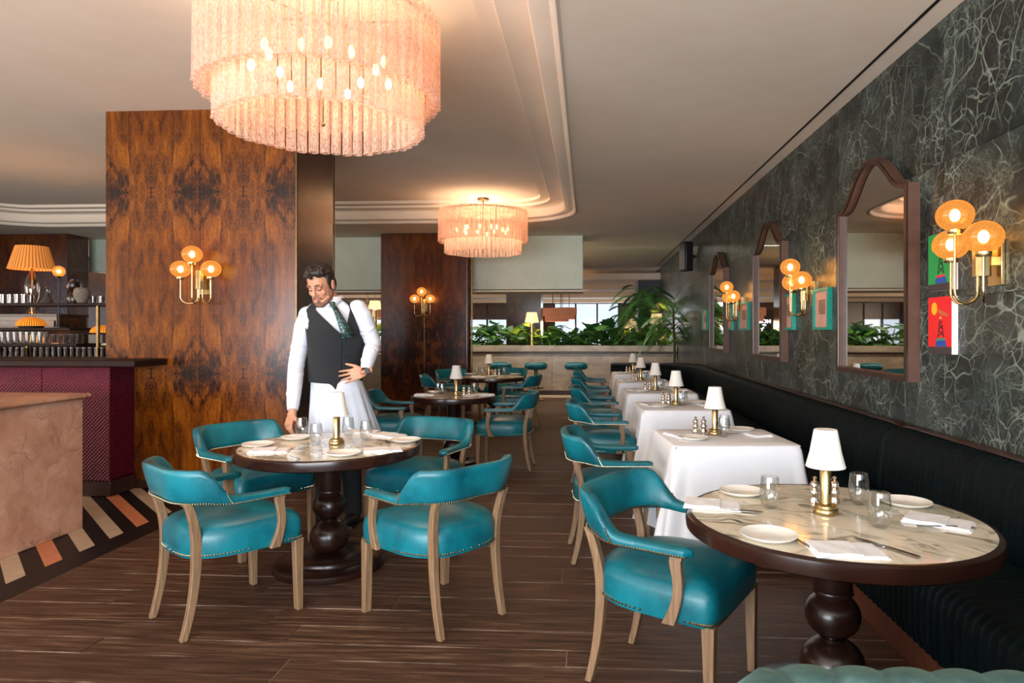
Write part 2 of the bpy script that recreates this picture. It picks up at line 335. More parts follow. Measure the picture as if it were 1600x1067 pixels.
m = MT('grey_brown_stone'); p = m.coord('Position', (1, 1, 1.6)); m.pbsdf(m.ramp(m.noise(p, 2.2, 7, .7, .8), [(.3, 0x84705C), (.5, 0xA5927E), (.7, 0xC0AC98)]), .35); M['planter'] = m.m
# ------------------------------------------------------------------ mesh builder
class B:
    def __init__(s): s.v = []; s.f = []
    def add(s, vs, fs):
        o = len(s.v); s.v += [tuple(v) for v in vs]; s.f += [tuple(i + o for i in f) for f in fs]; return s
    def box(s, x0, x1, y0, y1, z0, z1, mx=None):
        vs = [Vector((x, y, z)) for z in (z0, z1) for y in (y0, y1) for x in (x0, x1)]
        if mx is not None: vs = [mx @ v for v in vs]
        return s.add(vs, [(0, 2, 3, 1), (4, 5, 7, 6), (0, 1, 5, 4), (2, 6, 7, 3), (0, 4, 6, 2), (1, 3, 7, 5)])
    def rings(s, rs, closed=False, cap=True):
        n = len(rs[0]); o = len(s.v)
        for r in rs: s.v += [tuple(p) for p in r]
        m_ = len(rs)
        for i in range(m_ if closed else m_ - 1):
            a, b = o + i * n, o + ((i + 1) % m_) * n
            for j in range(n): s.f.append((a + j, a + (j + 1) % n, b + (j + 1) % n, b + j))
        if cap and not closed:
            s.f.append(tuple(o + j for j in range(n))[::-1]); s.f.append(tuple(o + (m_ - 1) * n + j for j in range(n)))
        return s
    def lathe(s, prof, n=24, c=(0, 0, 0), cap=True, sx=1., sy=1.):
        return s.rings([[(c[0] + r * sx * math.cos(2 * PI * j / n), c[1] + r * sy * math.sin(2 * PI * j / n), c[2] + z) for j in range(n)] for r, z in prof], False, cap)
    def tube(s, pts, rad, n=10, cap=True, flat=None):
        pts = [Vector(p) for p in pts]; rs = []; up = None
        for i, p in enumerate(pts):
            t = (pts[min(i + 1, len(pts) - 1)] - pts[max(i - 1, 0)]).normalized()
            if up is None: up = Vector((0, 0, 1)) if abs(t.z) < .9 else Vector((0, 1, 0)) if abs(t.y) < .9 else Vector((1, 0, 0))
            a = t.cross(up)
            if a.length < 1e-4: a = t.cross(Vector((1, 0, 0)))
            a.normalize(); b = a.cross(t).normalized(); up = b
            r = rad[i] if isinstance(rad, (list, tuple)) else rad
            ra, rb = r if isinstance(r, tuple) else (r, r)
            rs.append([p + a * (ra * math.cos(2 * PI * j / n)) + b * (rb * math.sin(2 * PI * j / n)) for j in range(n)])
        return s.rings(rs, False, cap)
    def sphere(s, c, r, n=12, m_=8, rot=None):
        c = Vector(c); r = Vector((r, r, r)) if isinstance(r, (int, float)) else Vector(r); rs = []
        for i in range(1, m_):
            t = PI * i / m_; ring = []
            for j in range(n):
                q = Vector((r.x * math.sin(t) * math.cos(2 * PI * j / n), r.y * math.sin(t) * math.sin(2 * PI * j / n), -r.z * math.cos(t)))
                if rot is not None: q = rot @ q
                ring.append(c + q)
            rs.append(ring)
        o = len(s.v); s.rings(rs, False, False)
        q0 = Vector((0, 0, -r.z)); q1 = Vector((0, 0, r.z))
        if rot is not None: q0 = rot @ q0; q1 = rot @ q1
        k = len(s.v); s.v += [tuple(c + q0), tuple(c + q1)]; L = o + (m_ - 2) * n
        for j in range(n): s.f.append((o + (j + 1) % n, o + j, k)); s.f.append((L + j, L + (j + 1) % n, k + 1))
        return s
    def xf(s, mx): s.v = [tuple(mx @ Vector(v)) for v in s.v]; return s
    def mesh(s, name, mat, smooth=True):
        me = bpy.data.meshes.new(name); me.from_pydata(s.v, [], s.f); me.validate(); me.materials.append(M[mat] if isinstance(mat, str) else mat)
        bm = bmesh.new(); bm.from_mesh(me); bmesh.ops.recalc_face_normals(bm, faces=bm.faces); bm.to_mesh(me); bm.free()
        if smooth:
            me.polygons.foreach_set('use_smooth', [True] * len(me.polygons))
            try: me.set_sharp_from_angle(angle=math.radians(42 if smooth is True else smooth))
            except Exception: pass
        return me
def obj(name, b, mat, parent=None, loc=None, smooth=True, bevel=0., kind=None, label=None, cat=None, group=None, rz=0.):
    me = b if isinstance(b, bpy.types.Mesh) else b.mesh(name, mat, smooth)
    o = bpy.data.objects.new(name, me); COL.objects.link(o)
    if parent is not None: o.parent = parent
    if loc is not None: o.location = loc
    if rz: o.rotation_euler.z = rz
    if bevel:
        md = o.modifiers.new('bevel', 'BEVEL'); md.width = bevel; md.segments = 2; md.limit_method = 'ANGLE'
    if kind: o['kind'] = kind
    if label: o['label'] = label
    if cat: o['category'] = cat
    if group: o['group'] = group
    return o
def thing(name, label, cat, loc=(0, 0, 0), rz=0., group=None):
    o = bpy.data.objects.new(name, None); COL.objects.link(o); o.location = loc; o.rotation_euler.z = rz
    o.empty_display_size = .1; o['label'] = label; o['category'] = cat
    if group: o['group'] = group
    return o
KIDS = {}
def children(o): return [c for c in COL.objects if c.parent == o]
def dup(o, loc, rz, label=None, group=None):
    def cp(a, par):
        c = a.copy(); COL.objects.link(c)
        if par is not None: c.parent = par
        for k in KIDS.setdefault(a.name, children(a)): cp(k, c)
        return c
    r = cp(o, None); r.location = loc; r.rotation_euler.z = rz
    if label: r['label'] = label
    if group: r['group'] = group
    return r
def box(name, x0, x1, y0, y1, z0, z1, mat, **kw):
    sm = kw.pop('smooth', False); return obj(name, B().box(x0, x1, y0, y1, z0, z1), mat, smooth=sm, **kw)
def struct(name, b, mat, **kw): return obj(name, b, mat, kind='structure', **kw)
# ================================================================== SETTING
XW, ZC, ZI = 2.0, 3.2, 3.46
# floor slab + planks
fl = struct('floor', B().box(-12, 3.5, -3.2, 30.2, -.2, -.0022), 'subfloor', smooth=False)
XB = -3.11
rnd = random.Random(3)
y = 1.25; planks = []
while y < 14.9:
    w = rnd.choice([.12, .15, .18, .2, .24, .26]); y1 = min(y + w, 14.9); x = XB - rnd.uniform(0, 1.6)
    while x < 1.42:
        x1 = x + rnd.uniform(1.3, 2.6)
        planks.append((max(x, XB), min(x1, 1.42), y, y1)); x = x1
    y = y1
far = B(); k = 0
for (a, b_, c_, d_) in planks:
    if b_ - a < .03: continue
    g = rnd.choice((.001, .0018, .003)); dz = rnd.uniform(-.001, .0012)
    if k < 290 and c_ < 11: obj('plank', B().box(a + g, b_ - g, c_ + g, d_ - g, -.014, dz), 'plank', fl, smooth=False); k += 1
    else: far.box(a + g, b_ - g, c_ + g, d_ - g, -.014, dz)
if far.v: obj('plank_field', far, 'plank', fl, smooth=False, kind='stuff')
box('plank_field', -12, 3.5, 15.1, 30, -.014, 0, 'plank', parent=fl, kind='stuff')
box('stone_threshold', XB, 1.4, 14.35, 14.9, -.01, .004, 'travertine', parent=fl)
# striped stone floor by the counter
box('stone_field', -12, XB - .19, -3, 15, -.014, -.001, 'st_black', parent=fl)
box('stone_border', XB - .19, XB - .002, -3, 15, -.014, 0, 'st_black', parent=fl)
pat = ['st_cream', 'st_orange', 'st_cream']
for i in range(-8, 24):
    y0 = 3.60 + .276 * i; w = .135
    xa, xb = XB - .195, -4.9
    L = xa - xb
    vs = [(xa, y0, 0), (xa, y0 + w, 0), (xb, y0 + w + L * .97, 0), (xb, y0 + L * .97, 0)]
    bb = B().add([(a, b_, -.01) for a, b_, c_ in vs] + [(a, b_, .0012) for a, b_, c_ in vs], [(0, 1, 2, 3), (4, 7, 6, 5), (0, 4, 5, 1), (1, 5, 6, 2), (2, 6, 7, 3), (3, 7, 4, 0)])
    obj('stone_stripe', bb, pat[i % 3], fl, smooth=False)
# ceiling with the recessed tray
tx0, tx1, ty0, ty1 = -9.9, -.15, -1.2, 10.72
def rrect(ins, z, r0=1.0, n=10):
    x0, x1, y0, y1 = tx0 + ins, tx1 - ins, ty0 + ins, ty1 - ins; r = max(r0 - ins, .25); P = []
    for cx, cy, a0 in ((x1 - r, y1 - r, 0), (x0 + r, y1 - r, PI / 2), (x0 + r, y0 + r, PI), (x1 - r, y0 + r, 3 * PI / 2)):
        for i in range(n + 1):
            a = a0 + PI / 2 * i / n; P.append((cx + r * math.cos(a), cy + r * math.sin(a), z))
    return P
lip = rrect(0, ZC); cx, cy = (tx0 + tx1) / 2, (ty0 + ty1) / 2
cb = B()
outer = []
OX0, OX1, OY0, OY1 = -12.2, XW + .02, -3.2, 30.2
for (x, y, z) in lip:   # straight out to the enclosing rectangle, with corners kept
    pass
n = 11
corners = [(OX1, OY1), (OX0, OY1), (OX0, OY0), (OX1, OY0)]
for q in range(4):
    seg = lip[q * n:(q + 1) * n]; o = len(cb.v); cb.v += [tuple(p) for p in seg] + [(corners[q][0], corners[q][1], ZC)]
    for i in range(n - 1): cb.f.append((o + i, o + i + 1, o + n))
    nx = lip[((q + 1) * n) % (4 * n)]; cn = corners[(q + 1) % 4]
    cb.add([seg[-1], nx, (cn[0], cn[1], ZC), (corners[q][0], corners[q][1], ZC)], [(0, 1, 2, 3)])
ce = struct('ceiling', cb, 'ceil', smooth=False)
prof = [(0, ZC), (0.02, ZC - .012), (.045, ZC - .002), (.06, ZC + .03), (.17, ZC + .035), (.185, ZC + .05), (.19, ZC + .16), (.215, ZC + .175), (.40, ZC + .178), (.41, ZC + .21), (.43, ZC + .215), (.54, ZC + .217), (.55, ZI)]
tb = B(); tb.rings([rrect(i, z) for i, z in prof], False, False)
struct('trim_1', tb, 'ceil', smooth=50)
ib = B(); P = rrect(.55, ZI); ib.add(P, [tuple(range(len(P)))])
obj('ceiling_panel', ib, 'ceil', ce, smooth=False)
box('slot_dark_strip', 1.852, 1.872, -3, 18, ZC - .004, ZC + .001, 'black', parent=ce)  # black strip standing in for the shade inside an open ceiling slot
struct('roof_slab', B().box(-12.2, 3.4, -3.2, 30.2, 3.7, 3.9), 'plaster_dim', smooth=False).name = 'ceiling'
# right marble wall: slabs as parts
wr = struct('wall_right', B().box(XW + .012, XW + .3, -3.2, 18.4, 0, ZC + .01), 'black', smooth=False)
zs = [0, .86, 1.625, 2.39, ZC]; ys = [-3.2, -.82] + [.74 + 1.565 * i for i in range(12)]
ys = [v for v in ys if v < 18.2] + [18.4]
for i in range(len(ys) - 1):
    for j in range(4):
        obj('marble_slab', B().box(XW, XW + .02, ys[i] + .0015, ys[i + 1] - .0015, zs[j] + .0015, zs[j + 1] - .0015), 'green', wr, smooth=False)
# side wall left, back walls
wl = B().box(-12.2, -12, -3.2, 30.2, 0, .4).box(-12.2, -12, -3.2, 30.2, 2.95, 3.7).box(-12.2, -12, 9, 30.2, .4, 2.95).box(-12.2, -12, -3.2, -2.5, .4, 2.95)
for q in (.3, 3.2, 6.1): wl.box(-12.2, -12, q - .15, q + .15, .4, 2.95)
wl.box(-12.0, -11.98, 9, 30, .05, .12)
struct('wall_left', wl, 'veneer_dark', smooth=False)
w_ = struct('window_8', B().box(-12.12, -12.1, -2.5, 9, .4, 2.95), 'pane', smooth=False)  # invented window, put in to go with the added side fill
struct('wall_far_right', B().box(3.3, 3.5, 18.4, 30.2, 0, 3.7), 'plaster_dim', smooth=False)
# front wall behind camera; its window openings are invented
wf = B()
for a, b_ in ((-12.2, -7.2), (-4.6, -4.3), (-1.7, -1.4), (1.6, 3.4)): wf.box(a, b_, -3.2, -3, 0, 3.7)
wf.box(-12.2, 3.4, -3.2, -3, 2.75, 3.7)
wf.box(-12.2, 3.4, -3.2, -3, 0, .35)
struct('wall_front', wf, 'plaster_dim', smooth=False)
for k, (a, b_) in enumerate(((-7.2, -4.6), (-4.3, -1.7), (-1.4, 1.6))):
    w_ = struct('window_%d' % (k + 1), B().box(a, b_, -3.12, -3.1, .35, 2.75), 'pane', smooth=False)
    fb = B()
    for t in (0, .33, .66, 1): fb.box(a + (b_ - a) * t - .02, a + (b_ - a) * t + .02, -3.14, -3.08, .35, 2.75)
    obj('window_frame', fb, 'mullion', w_, smooth=False)
# far wall with its windows
wb = B(); ZT = 2.66
for a, b_ in ((-12.2, -9.8), (-8.2, -5.6), (-3.5, -1.5), (1.4, 3.5)): wb.box(a, b_, 30, 30.2, .8, ZT)
wb.box(-9.8, -8.2, 30, 30.2, 1.95, ZT).box(-5.6, -3.5, 30, 30.2, 1.95, ZT)
wb.box(-12.2, 3.5, 30, 30.2, 0, .8).box(-12.2, 3.5, 30, 30.2, ZT, 3.7)
struct('wall_back', wb, 'veneer_dark', smooth=False)
for k, (a, b_, np_) in enumerate(((-9.8, -8.2, 2), (-5.6, -3.5, 2), (-1.5, 1.4, 3))):
    w_ = struct('window_%d' % (k + 4), B().box(a, b_, 30.08, 30.1, .8, ZT), 'pane', smooth=False)
    box('daylight_sky', a - .3, b_ + .3, 30.8, 30.82, .3, 3.2, 'sky', parent=w_)
    for q in range(np_ + 1):
        t = a + (b_ - a) * q / np_; box('mullion', t - .035, t + .035, 29.98, 30.12, .8, ZT, 'mullion', parent=w_)
for k, (yy, zz) in enumerate(((20.5, 3.02), (23.5, 2.9), (26.5, 2.78), (29, 2.68))):
    struct('trim_%d' % (k + 2), B().box(-12, 3.4, yy, yy + 1.4, zz, ZC + .02), 'ceil', smooth=False)
# pale stone bulkhead
struct('trim_6', B().box(-6.2, -.085, 12.3, 13.1, 2.21, ZC + .01), 'bulk', bevel=.01)
struct('trim_7', B().box(-9.6, -6.22, 12.3, 13.1, 2.58, ZC + .01), 'bulk', bevel=.01)
struct('trim_9', B().box(-6.2, -.085, 12.32, 13.12, 2.165, 2.2), 'ceil', bevel=.008)
# columns
def column(label, x0, x1, y0, y1, z1, mat, panels, trims):
    t = thing('panelled_column', label, 'column', (0, 0, 0))
    t.location = ((x0 + x1) / 2, (y0 + y1) / 2, 0); ox, oy = t.location.x, t.location.y
    obj('core', B().box(x0 + .02 - ox, x1 - .02 - ox, y0 + .02 - oy, y1 - .02 - oy, 0, z1), 'black', t, smooth=False)
    for i in range(panels):
        a = x0 + (x1 - x0) * i / panels; b_ = x0 + (x1 - x0) * (i + 1) / panels
        obj('panel', B().box(a + .002 - ox, b_ - .002 - ox, y0 - oy, y0 + .03 - oy, .07, z1 - .012), mat[0], t, smooth=False)
    obj('panel', B().box(x1 - .03 - ox, x1 - ox, y0 + .032 - oy, y1 - .03 - oy, .07, z1 - .012), mat[1], t, smooth=False)
    obj('panel', B().box(x0 - ox, x0 + .03 - ox, y0 + .032 - oy, y1 - .03 - oy, .07, z1 - .012), mat[1], t, smooth=False)
    obj('plinth', B().box(x0 - .012 - ox, x1 + .012 - ox, y0 - .012 - oy, y1 - oy, 0, .075), 'frame_wood', t, bevel=.004)
    for (a, b_) in trims:
        obj('corner_trim', B().box(a - .006 - ox, a + .008 - ox, b_ - .008 - oy, b_ + .006 - oy, .02, z1 - .02), 'brass_dark', t, bevel=.003)
    return t
c1x0, c1x1 = AY(165, 500, 5.88).x, AY(463, 500, 5.88).x
c1y1 = AX(522, 500, c1x1).y
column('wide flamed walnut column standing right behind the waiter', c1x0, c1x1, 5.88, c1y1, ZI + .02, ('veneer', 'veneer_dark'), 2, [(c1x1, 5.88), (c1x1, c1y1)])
c2x0, c2x1 = AY(595, 500, 11.8).x, AY(727, 500, 11.8).x
c2y1 = 12.25
t2 = column('reddish walnut column behind the middle tables, narrower and farther back', c2x0, c2x1, 11.8, c2y1, ZC, ('veneer_red', 'veneer_dark'), 1, [])
obj('corner_post', B().lathe([(.07, 0), (.07, ZC)], 20), 'veneer_dark', t2, loc=(c2x1 - t2.location.x + .015, 11.87 - t2.location.y, 0))
obj('corner_trim', B().box(-.012, .012, -.02, .02, 0, ZC), 'brass_dark', t2, loc=(c2x1 - t2.location.x + .1, 11.9 - t2.location.y, 0), bevel=.004)
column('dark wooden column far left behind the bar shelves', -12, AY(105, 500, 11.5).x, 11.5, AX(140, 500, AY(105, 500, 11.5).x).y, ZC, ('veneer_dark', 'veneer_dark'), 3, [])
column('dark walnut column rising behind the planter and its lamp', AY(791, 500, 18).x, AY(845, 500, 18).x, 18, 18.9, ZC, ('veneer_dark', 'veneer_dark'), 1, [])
column('nearly black column at the far end behind the palms', 1.45, 2.6, 19.2, 20.3, 2.9, ('black', 'black'), 1, [])
# planter wall
pl = thing('planter_wall', 'long low stone planter wall closing the room at the back', 'planter', (-4.9, 15, 0))
for i in range(10):
    a = -12 + 1.4 * i; b_ = a + 1.4
    obj('stone_panel', B().box(a + .003 + 4.9, min(b_, XW - .01) - .003 + 4.9, -.03, .05, .1, .93), 'planter', pl, smooth=False)
obj('body', B().box(-12 + 4.9, XW - .01 + 4.9, .05, .12, 0, 1.1).box(-12 + 4.9, XW - .01 + 4.9, .85, .95, 0, 1.1), 'darkwood', pl, smooth=False)
obj('rail', B().box(-12 + 4.9, XW - .01 + 4.9, -.07, .12, .94, .975), 'frame_wood', pl, bevel=.01)
obj('ledge', B().box(-12 + 4.9, XW - .01 + 4.9, -.045, .12, .975, 1.11), 'planter', pl, bevel=.006)
obj('plinth', B().box(-12 + 4.9, XW - .01 + 4.9, -.04, .05, 0, .1), 'frame_wood', pl, smooth=False)
obj('soil', B().box(-12 + 4.9, XW - .01 + 4.9, .12, .85, .8, 1.04), 'soil', pl, smooth=False)
#PART2
# ================================================================== CHAIRS
def sm(t): t = max(0., min(1., t)); return t * t * (3 - 2 * t)
def build_chair(label, loc, rz, group):
    t = thing('tub_chair', label, 'chair', loc, rz, group)
    # seat outline: D shape, straight front at x=+.27
    def outline(k, n=44):
        P = []
        for j in range(n):
            a = 2 * PI * j / n; ca, sa = math.cos(a), math.sin(a)
            ex = 2 / (9.0 if ca > 0 else 2.7)
            x = math.copysign(abs(ca) ** ex, ca); yy = math.copysign(abs(sa) ** (2 / (9.0 if ca > 0 else 3.6)), sa)
            w = .279 + .010 * x - (.02 * (x < 0) * x * x)
            P.append((.012 + .276 * x * k, yy * w * k))
        return P
    prof = [(.93, .362), (.985, .366), (1., .38), (1.005, .43), (1., .462), (.97, .488), (.9, .507), (.75, .524), (.5, .537), (.25, .543)]
    sb = B(); sb.rings([[(x, y, z) for x, y in outline(k)] for k, z in prof])
    obj('seat', sb, 'teal', t)
    nb = B(); P = outline(1.006, 110)
    for x, y in P: nb.sphere((x, y, .382), .0055, 5, 4)
    # wrap-around back and arms
    def path(u):   # u in -1..1 ; returns point, tangent normal outward
        L, R, HB, CX, Y0 = .31, .195, .10, -.105, .295
        q = PI / 2 * R; tot = 2 * L + 2 * q + 2 * HB; s_ = abs(u) * tot / 2; sg = -1 if u < 0 else 1
        if s_ < HB: return Vector((CX - R, sg * s_, 0)), Vector((-1, 0, 0))
        if s_ < HB + q:
            a = (s_ - HB) / R; return Vector((CX - R * math.cos(a), sg * (HB + R * math.sin(a)), 0)), Vector((-math.cos(a), sg * math.sin(a), 0))
        return Vector((CX + s_ - HB - q, sg * Y0, 0)), Vector((0, sg, 0))
    rs = []; edge_lo = []; edge_hi = []; N = 60
    for i in range(N + 1):
        u = -1 + 2 * i / N; p, nv = path(u); au = abs(u)
        k = 1 - sm((au - .40) / .19)            # 1 on the back, 0 on the arms
        arm = sm((au - .5) / .3)
        lo = .618 - .004 * arm + .012 * k; hi = .662 + .135 * k - .012 * arm
        th = .030 + .004 * (1 - k); lean = .022 * k
        tip = 1 if au < .96 else math.sqrt(max(.02, 1 - ((au - .96) / .04) ** 2))
        th *= tip * .95 + .03; mid = (lo + hi) / 2; hh = (hi - lo) / 2 * (.5 + .5 * tip)
        inw = -.012 * arm
        ring = []
        for j in range(14):
            a = 2 * PI * j / 14; ca, sa = math.cos(a), math.sin(a)
            ox = math.copysign(abs(ca) ** .55, ca) * th * (.78 + .22 * 1); oz = math.copysign(abs(sa) ** .55, sa) * hh
            q = p + nv * (ox + inw + lean * (oz / max(hh, .01))) ; ring.append(Vector((q.x, q.y, mid + oz)))
        rs.append(ring)
    bb = B(); bb.rings(rs)
    obj('backrest', bb, 'teal', t)
    M2 = 128
    for i in range(M2 + 1):
        u = -.975 + 1.95 * i / M2; p, nv = path(u); au = abs(u); k = 1 - sm((au - .40) / .19); arm = sm((au - .5) / .3)
        lo = .618 - .004 * arm + .012 * k; hi = .662 + .135 * k - .012 * arm; th = (.030 + .004 * (1 - k)) * .98
        q = p + nv * (th - .012 * arm - .022 * k * .8); nb.sphere((q.x, q.y, lo + .009), .0050, 5, 4)
        if k > .6 and i % 1 == 0:
            q = p + nv * (-th - .022 * k * .8); nb.sphere((q.x, q.y, lo + .009), .0045, 5, 4)
    for sgn in (-1, 1):                       # seam of nails across the arm joint
        for j in range(9):
            u = sgn * (.535 + .004 * j); p, nv = path(u); k = 1 - sm((abs(u) - .40) / .19)
            lo = .63; hi = .662 + .135 * k; q = p + nv * (.033 + .012 * k * (2 * (8 - j) / 8 - 1)); nb.sphere((q.x, q.y, lo + (hi - .008 - lo) * (8 - j) / 8), .0042, 5, 4)
    nt = obj('nail_trim', nb, 'nail', t); nt['kind'] = 'stuff'; nt['label'] = 'row of small brass nail heads'
    def bar(pts, wx, wy):
        rs = []
        for (x, y, z, s_) in pts:
            rs.append([(x - wx * s_, y - wy, z), (x + wx * s_, y - wy, z), (x + wx * s_, y + wy, z), (x - wx * s_, y + wy, z)])
        return B().rings(rs)
    for sy in (-1, 1):
        y0 = sy * .254
        obj('leg', bar([(.262, y0, 0, .72), (.258, y0, .2, .95), (.256, y0, .372, 1.15)], .021, .021), 'oak', t, bevel=.003)
        # rear leg and post in one sabre curve
        pts = []
        for i in range(13):
            z = .64 * i / 12; f = (z - .40) / .40; x = -.218 - (.058 if z < .4 else .132) * f * f; yy = sy * (.197 + (.0 if z < .4 else .035 * f))
            pts.append((x, yy, z, .75 + .35 * (1 - abs(f))))
        obj('leg', bar(pts, .0195, .0165), 'oak', t, bevel=.003)
        pts = []
        for i in range(10):
            z = .362 + (.625 - .362) * i / 9; f = i / 9.
            pts.append((.115 + .03 * math.sin(PI * min(1, f * 1.15)) + .055 * f * f * .6, sy * (.293 - .004 * f), z, 1.15 - .3 * math.sin(PI * f)))
        obj('arm_support', bar(pts, .022, .013), 'oak', t, bevel=.003)
    return t
g1 = 'teal leather tub chairs around the table the waiter is laying'
g2 = 'teal leather tub chairs in a row along the cloth-covered tables'
g3 = 'teal leather tub chairs at the two round tables in the middle distance'
def ang(fx, fy): return math.atan2(fy, fx)
ch0 = build_chair('teal tub chair front left of the laid round table, back towards us', (-1.858, 3.32, 0), ang(.614, .79), g1)
for (x, y, a, lab, g) in [
    (-.77, 3.39, ang(-.775, .632), 'teal tub chair front right of the laid round table, back towards us', g1),
    (-2.245, 4.38, ang(.862, -.507), 'teal tub chair at the left of the waiter, in front of the walnut column', g1),
    (-1.17, 4.62, ang(-.3, -.95), 'teal tub chair just right of the waiter, facing us across the round table', g1),
    (.345, 2.784, ang(.866, -.5), 'nearest teal tub chair, drawn up to the big marble round table at right', 'teal tub chair at the near right table'),
    (.17, 4.335, ang(1, .08), 'teal tub chair at the nearest white-clothed table', g2),
    (.14, 6.15, ang(1, .06), 'teal tub chair at the second white-clothed table from us', g2),
    (.13, 7.75, ang(1, .04), 'teal tub chair at the third white-clothed table, middle of the row', g2),
    (.11, 9.3, ang(1, .02), 'teal tub chair at the fourth white-clothed table from us', g2),
    (.10, 10.95, ang(1, .02), 'teal tub chair at the farthest white-clothed table of the row', g2),
    (-.855, 7.02, ang(-1, .03), 'teal tub chair at the right of the middle round table, side on', g3),
    (-2.1, 7.1, ang(1, .08), 'teal tub chair partly behind the waiter, at the middle round table', g3),
    (-2.12, 9.7, ang(.9, .3), 'teal tub chair at the left of the farthest round table, by the red column', g3),
    (-1.02, 9.75, ang(-1, .1), 'teal tub chair at the right of the farthest round table', g3),
    (-1.40, 11.35, ang(-.4, -.9), 'teal tub chair behind the farthest round table, to its right', g3),
    (-2.15, 10.95, ang(.7, -.7), 'teal tub chair behind the farthest round table, to its left', g3)]:
    dup(ch0, (x, y, 0), a, lab, g)
# ================================================================== BAR STOOLS
def build_stool(label, loc, g):
    t = thing('bar_stool', label, 'stool', loc, 0, g)
    obj('seat', B().lathe([(.10, .63), (.20, .635), (.236, .665), (.245, .705), (.236, .745), (.2, .772), (.1, .784), (.02, .786)], 28), 'teal', t)
    obj('column', B().lathe([(.085, .02), (.075, .03), (.062, .2), (.05, .42), (.038, .56), (.05, .64)], 20), 'brass', t)
    obj('base', B().lathe([(.2, 0), (.2, .012), (.17, .024), (.08, .03)], 28), 'brass', t)
    fb = B(); fb.tube([(.16 * math.cos(a * PI / 8), .16 * math.sin(a * PI / 8), .25) for a in range(17)], .01, 8); fb.tube([(-.16, 0, .25), (.16, 0, .25)], .008, 6)
    obj('foot_ring', fb, 'brass_dark', t)
    return t
st0 = build_stool('teal round bar stool at left, by the red walnut column', (-1.83, 13.9, 0), 'teal bar stools before the planter wall')
dup(st0, (-1.08, 13.9, 0), 0, 'teal round bar stool in the middle, standing clear before the planter wall', 'teal bar stools before the planter wall')
dup(st0, (-.24, 13.9, 0), 0, 'teal round bar stool at right, beyond the row of chairs', 'teal bar stools before the planter wall')
dup(st0, (-4.6, 13.9, 0), 0, 'teal round bar stool hidden from direct view beyond the wide column', 'teal bar stools before the planter wall')
# ================================================================== ROUND TABLES
def round_table(label, c, R, h, rz=0):
    t = thing('round_table', label, 'table', (c[0], c[1], 0), rz, 'round marble-topped dining tables'); k = h / .74; s = R / .5425
    obj('tabletop', B().lathe([(R - .035, h - .022), (R - .022, h - .022), (R - .021, h), (R - .05, h + .001), (R * .5, h + .001), (.01, h + .001)], 80), 'topmarble', t)
    obj('rim', B().lathe([(R - .10, h - .058), (R - .012, h - .062), (R, h - .054), (R + .003, h - .03), (R, h - .006), (R - .008, h), (R - .0205, h + .001), (R - .0215, h - .02), (R - .1, h - .022)], 80, cap=False), 'tablerim', t)
    q_ = [PI * i / 16 for i in range(2, 15)]
    obj('pedestal', B().lathe([(.13, h - .06), (.13, h - .075), (.078, h - .085), (.072, h - .10), (.070, .46 * k), (.06, .44 * k)], 36)
        .lathe([(.04, .45 * k)] + [(.100 * math.sin(a), (.372 + .088 * math.cos(a)) * k) for a in q_] + [(.04, .285 * k)], 40)
        .lathe([(.05, .29 * k)] + [(.118 * math.sin(a), (.182 + .106 * math.cos(a)) * k) for a in q_] + [(.05, .08 * k)], 40), 'darkwood', t)
    obj('neck_ring', B().lathe([(.05, .452 * k), (.073, .455 * k), (.075, .460 * k), (.073, .466 * k), (.05, .468 * k)], 36), 'darkwood', t)
    r = .325 * s
    obj('base', B().lathe([(r, 0), (r + .004, .008), (r + .003, .036), (r - .010, .044), (r - .10, .05), (r - .105, .056), (r - .105, .072), (r - .115, .080), (r - .2, .084), (.02, .086)], 72), 'darkwood', t)
    return t
TA = DC(1301, 2.515); TB = DC(515, 4.09); TC = DC(709, 7.25); TD = DC(770, 10.2)
round_table('big near round table at right with green-veined marble top', TA, .5425, .74)
round_table('round marble table the waiter is laying, left of centre', TB, .5425, .74)
round_table('smaller round table in the middle distance before the red column', TC, .455, .74)
round_table('farthest round table, just in front of the planter wall stools', TD, .48, .74)
# ================================================================== TABLEWARE PROTOTYPES
def t_lamp(label, loc, g, s=1.):
    t = thing('table_lamp', label, 'lamp', loc, 0, g)
    obj('base', B().lathe([(.044, 0), (.046, .003), (.046, .018), (.043, .022), (.040, .024), (.040, .034), (.036, .038), (.02, .04)], 32), 'brass', t)
    obj('stem', B().lathe([(.0205, .036), (.0205, .19), (.012, .2)], 28), 'brass', t)
    obj('lamp_shade', B().lathe([(.071, .178), (.0725, .180), (.058, .235), (.043, .318), (.041, .322), (.0, .321)], 36, cap=False), 'shade_white', t)
    return t
PROTO = {}
def single(key, name, b, mat, cat, label, loc, rz=0, group=None, bevel=0):
    """first call builds, later calls share the mesh"""
    if key not in PROTO: PROTO[key] = b().mesh(name, mat)
    o = obj(name, PROTO[key], mat, loc=loc, label=label, cat=cat, group=group, rz=rz)
    if bevel: md = o.modifiers.new('bevel', 'BEVEL'); md.width = bevel
    return o
def b_plate(): return B().lathe([(.0, .004), (.052, .004), (.058, .006), (.088, .016), (.094, .0195), (.095, .018), (.09, .0125), (.062, .001), (.05, 0), (0, 0)], 40, cap=False)
def b_glass(): return B().lathe([(r_, z_ * 1.12) for r_, z_ in [(.0, .006), (.026, .007), (.036, .025), (.0395, .05), (.037, .08), (.0325, .112), (.0318, .1125), (.0312, .112), (.0358, .08), (.0383, .05), (.0348, .026), (.024, .003), (.0, .001)]], 32, cap=False)
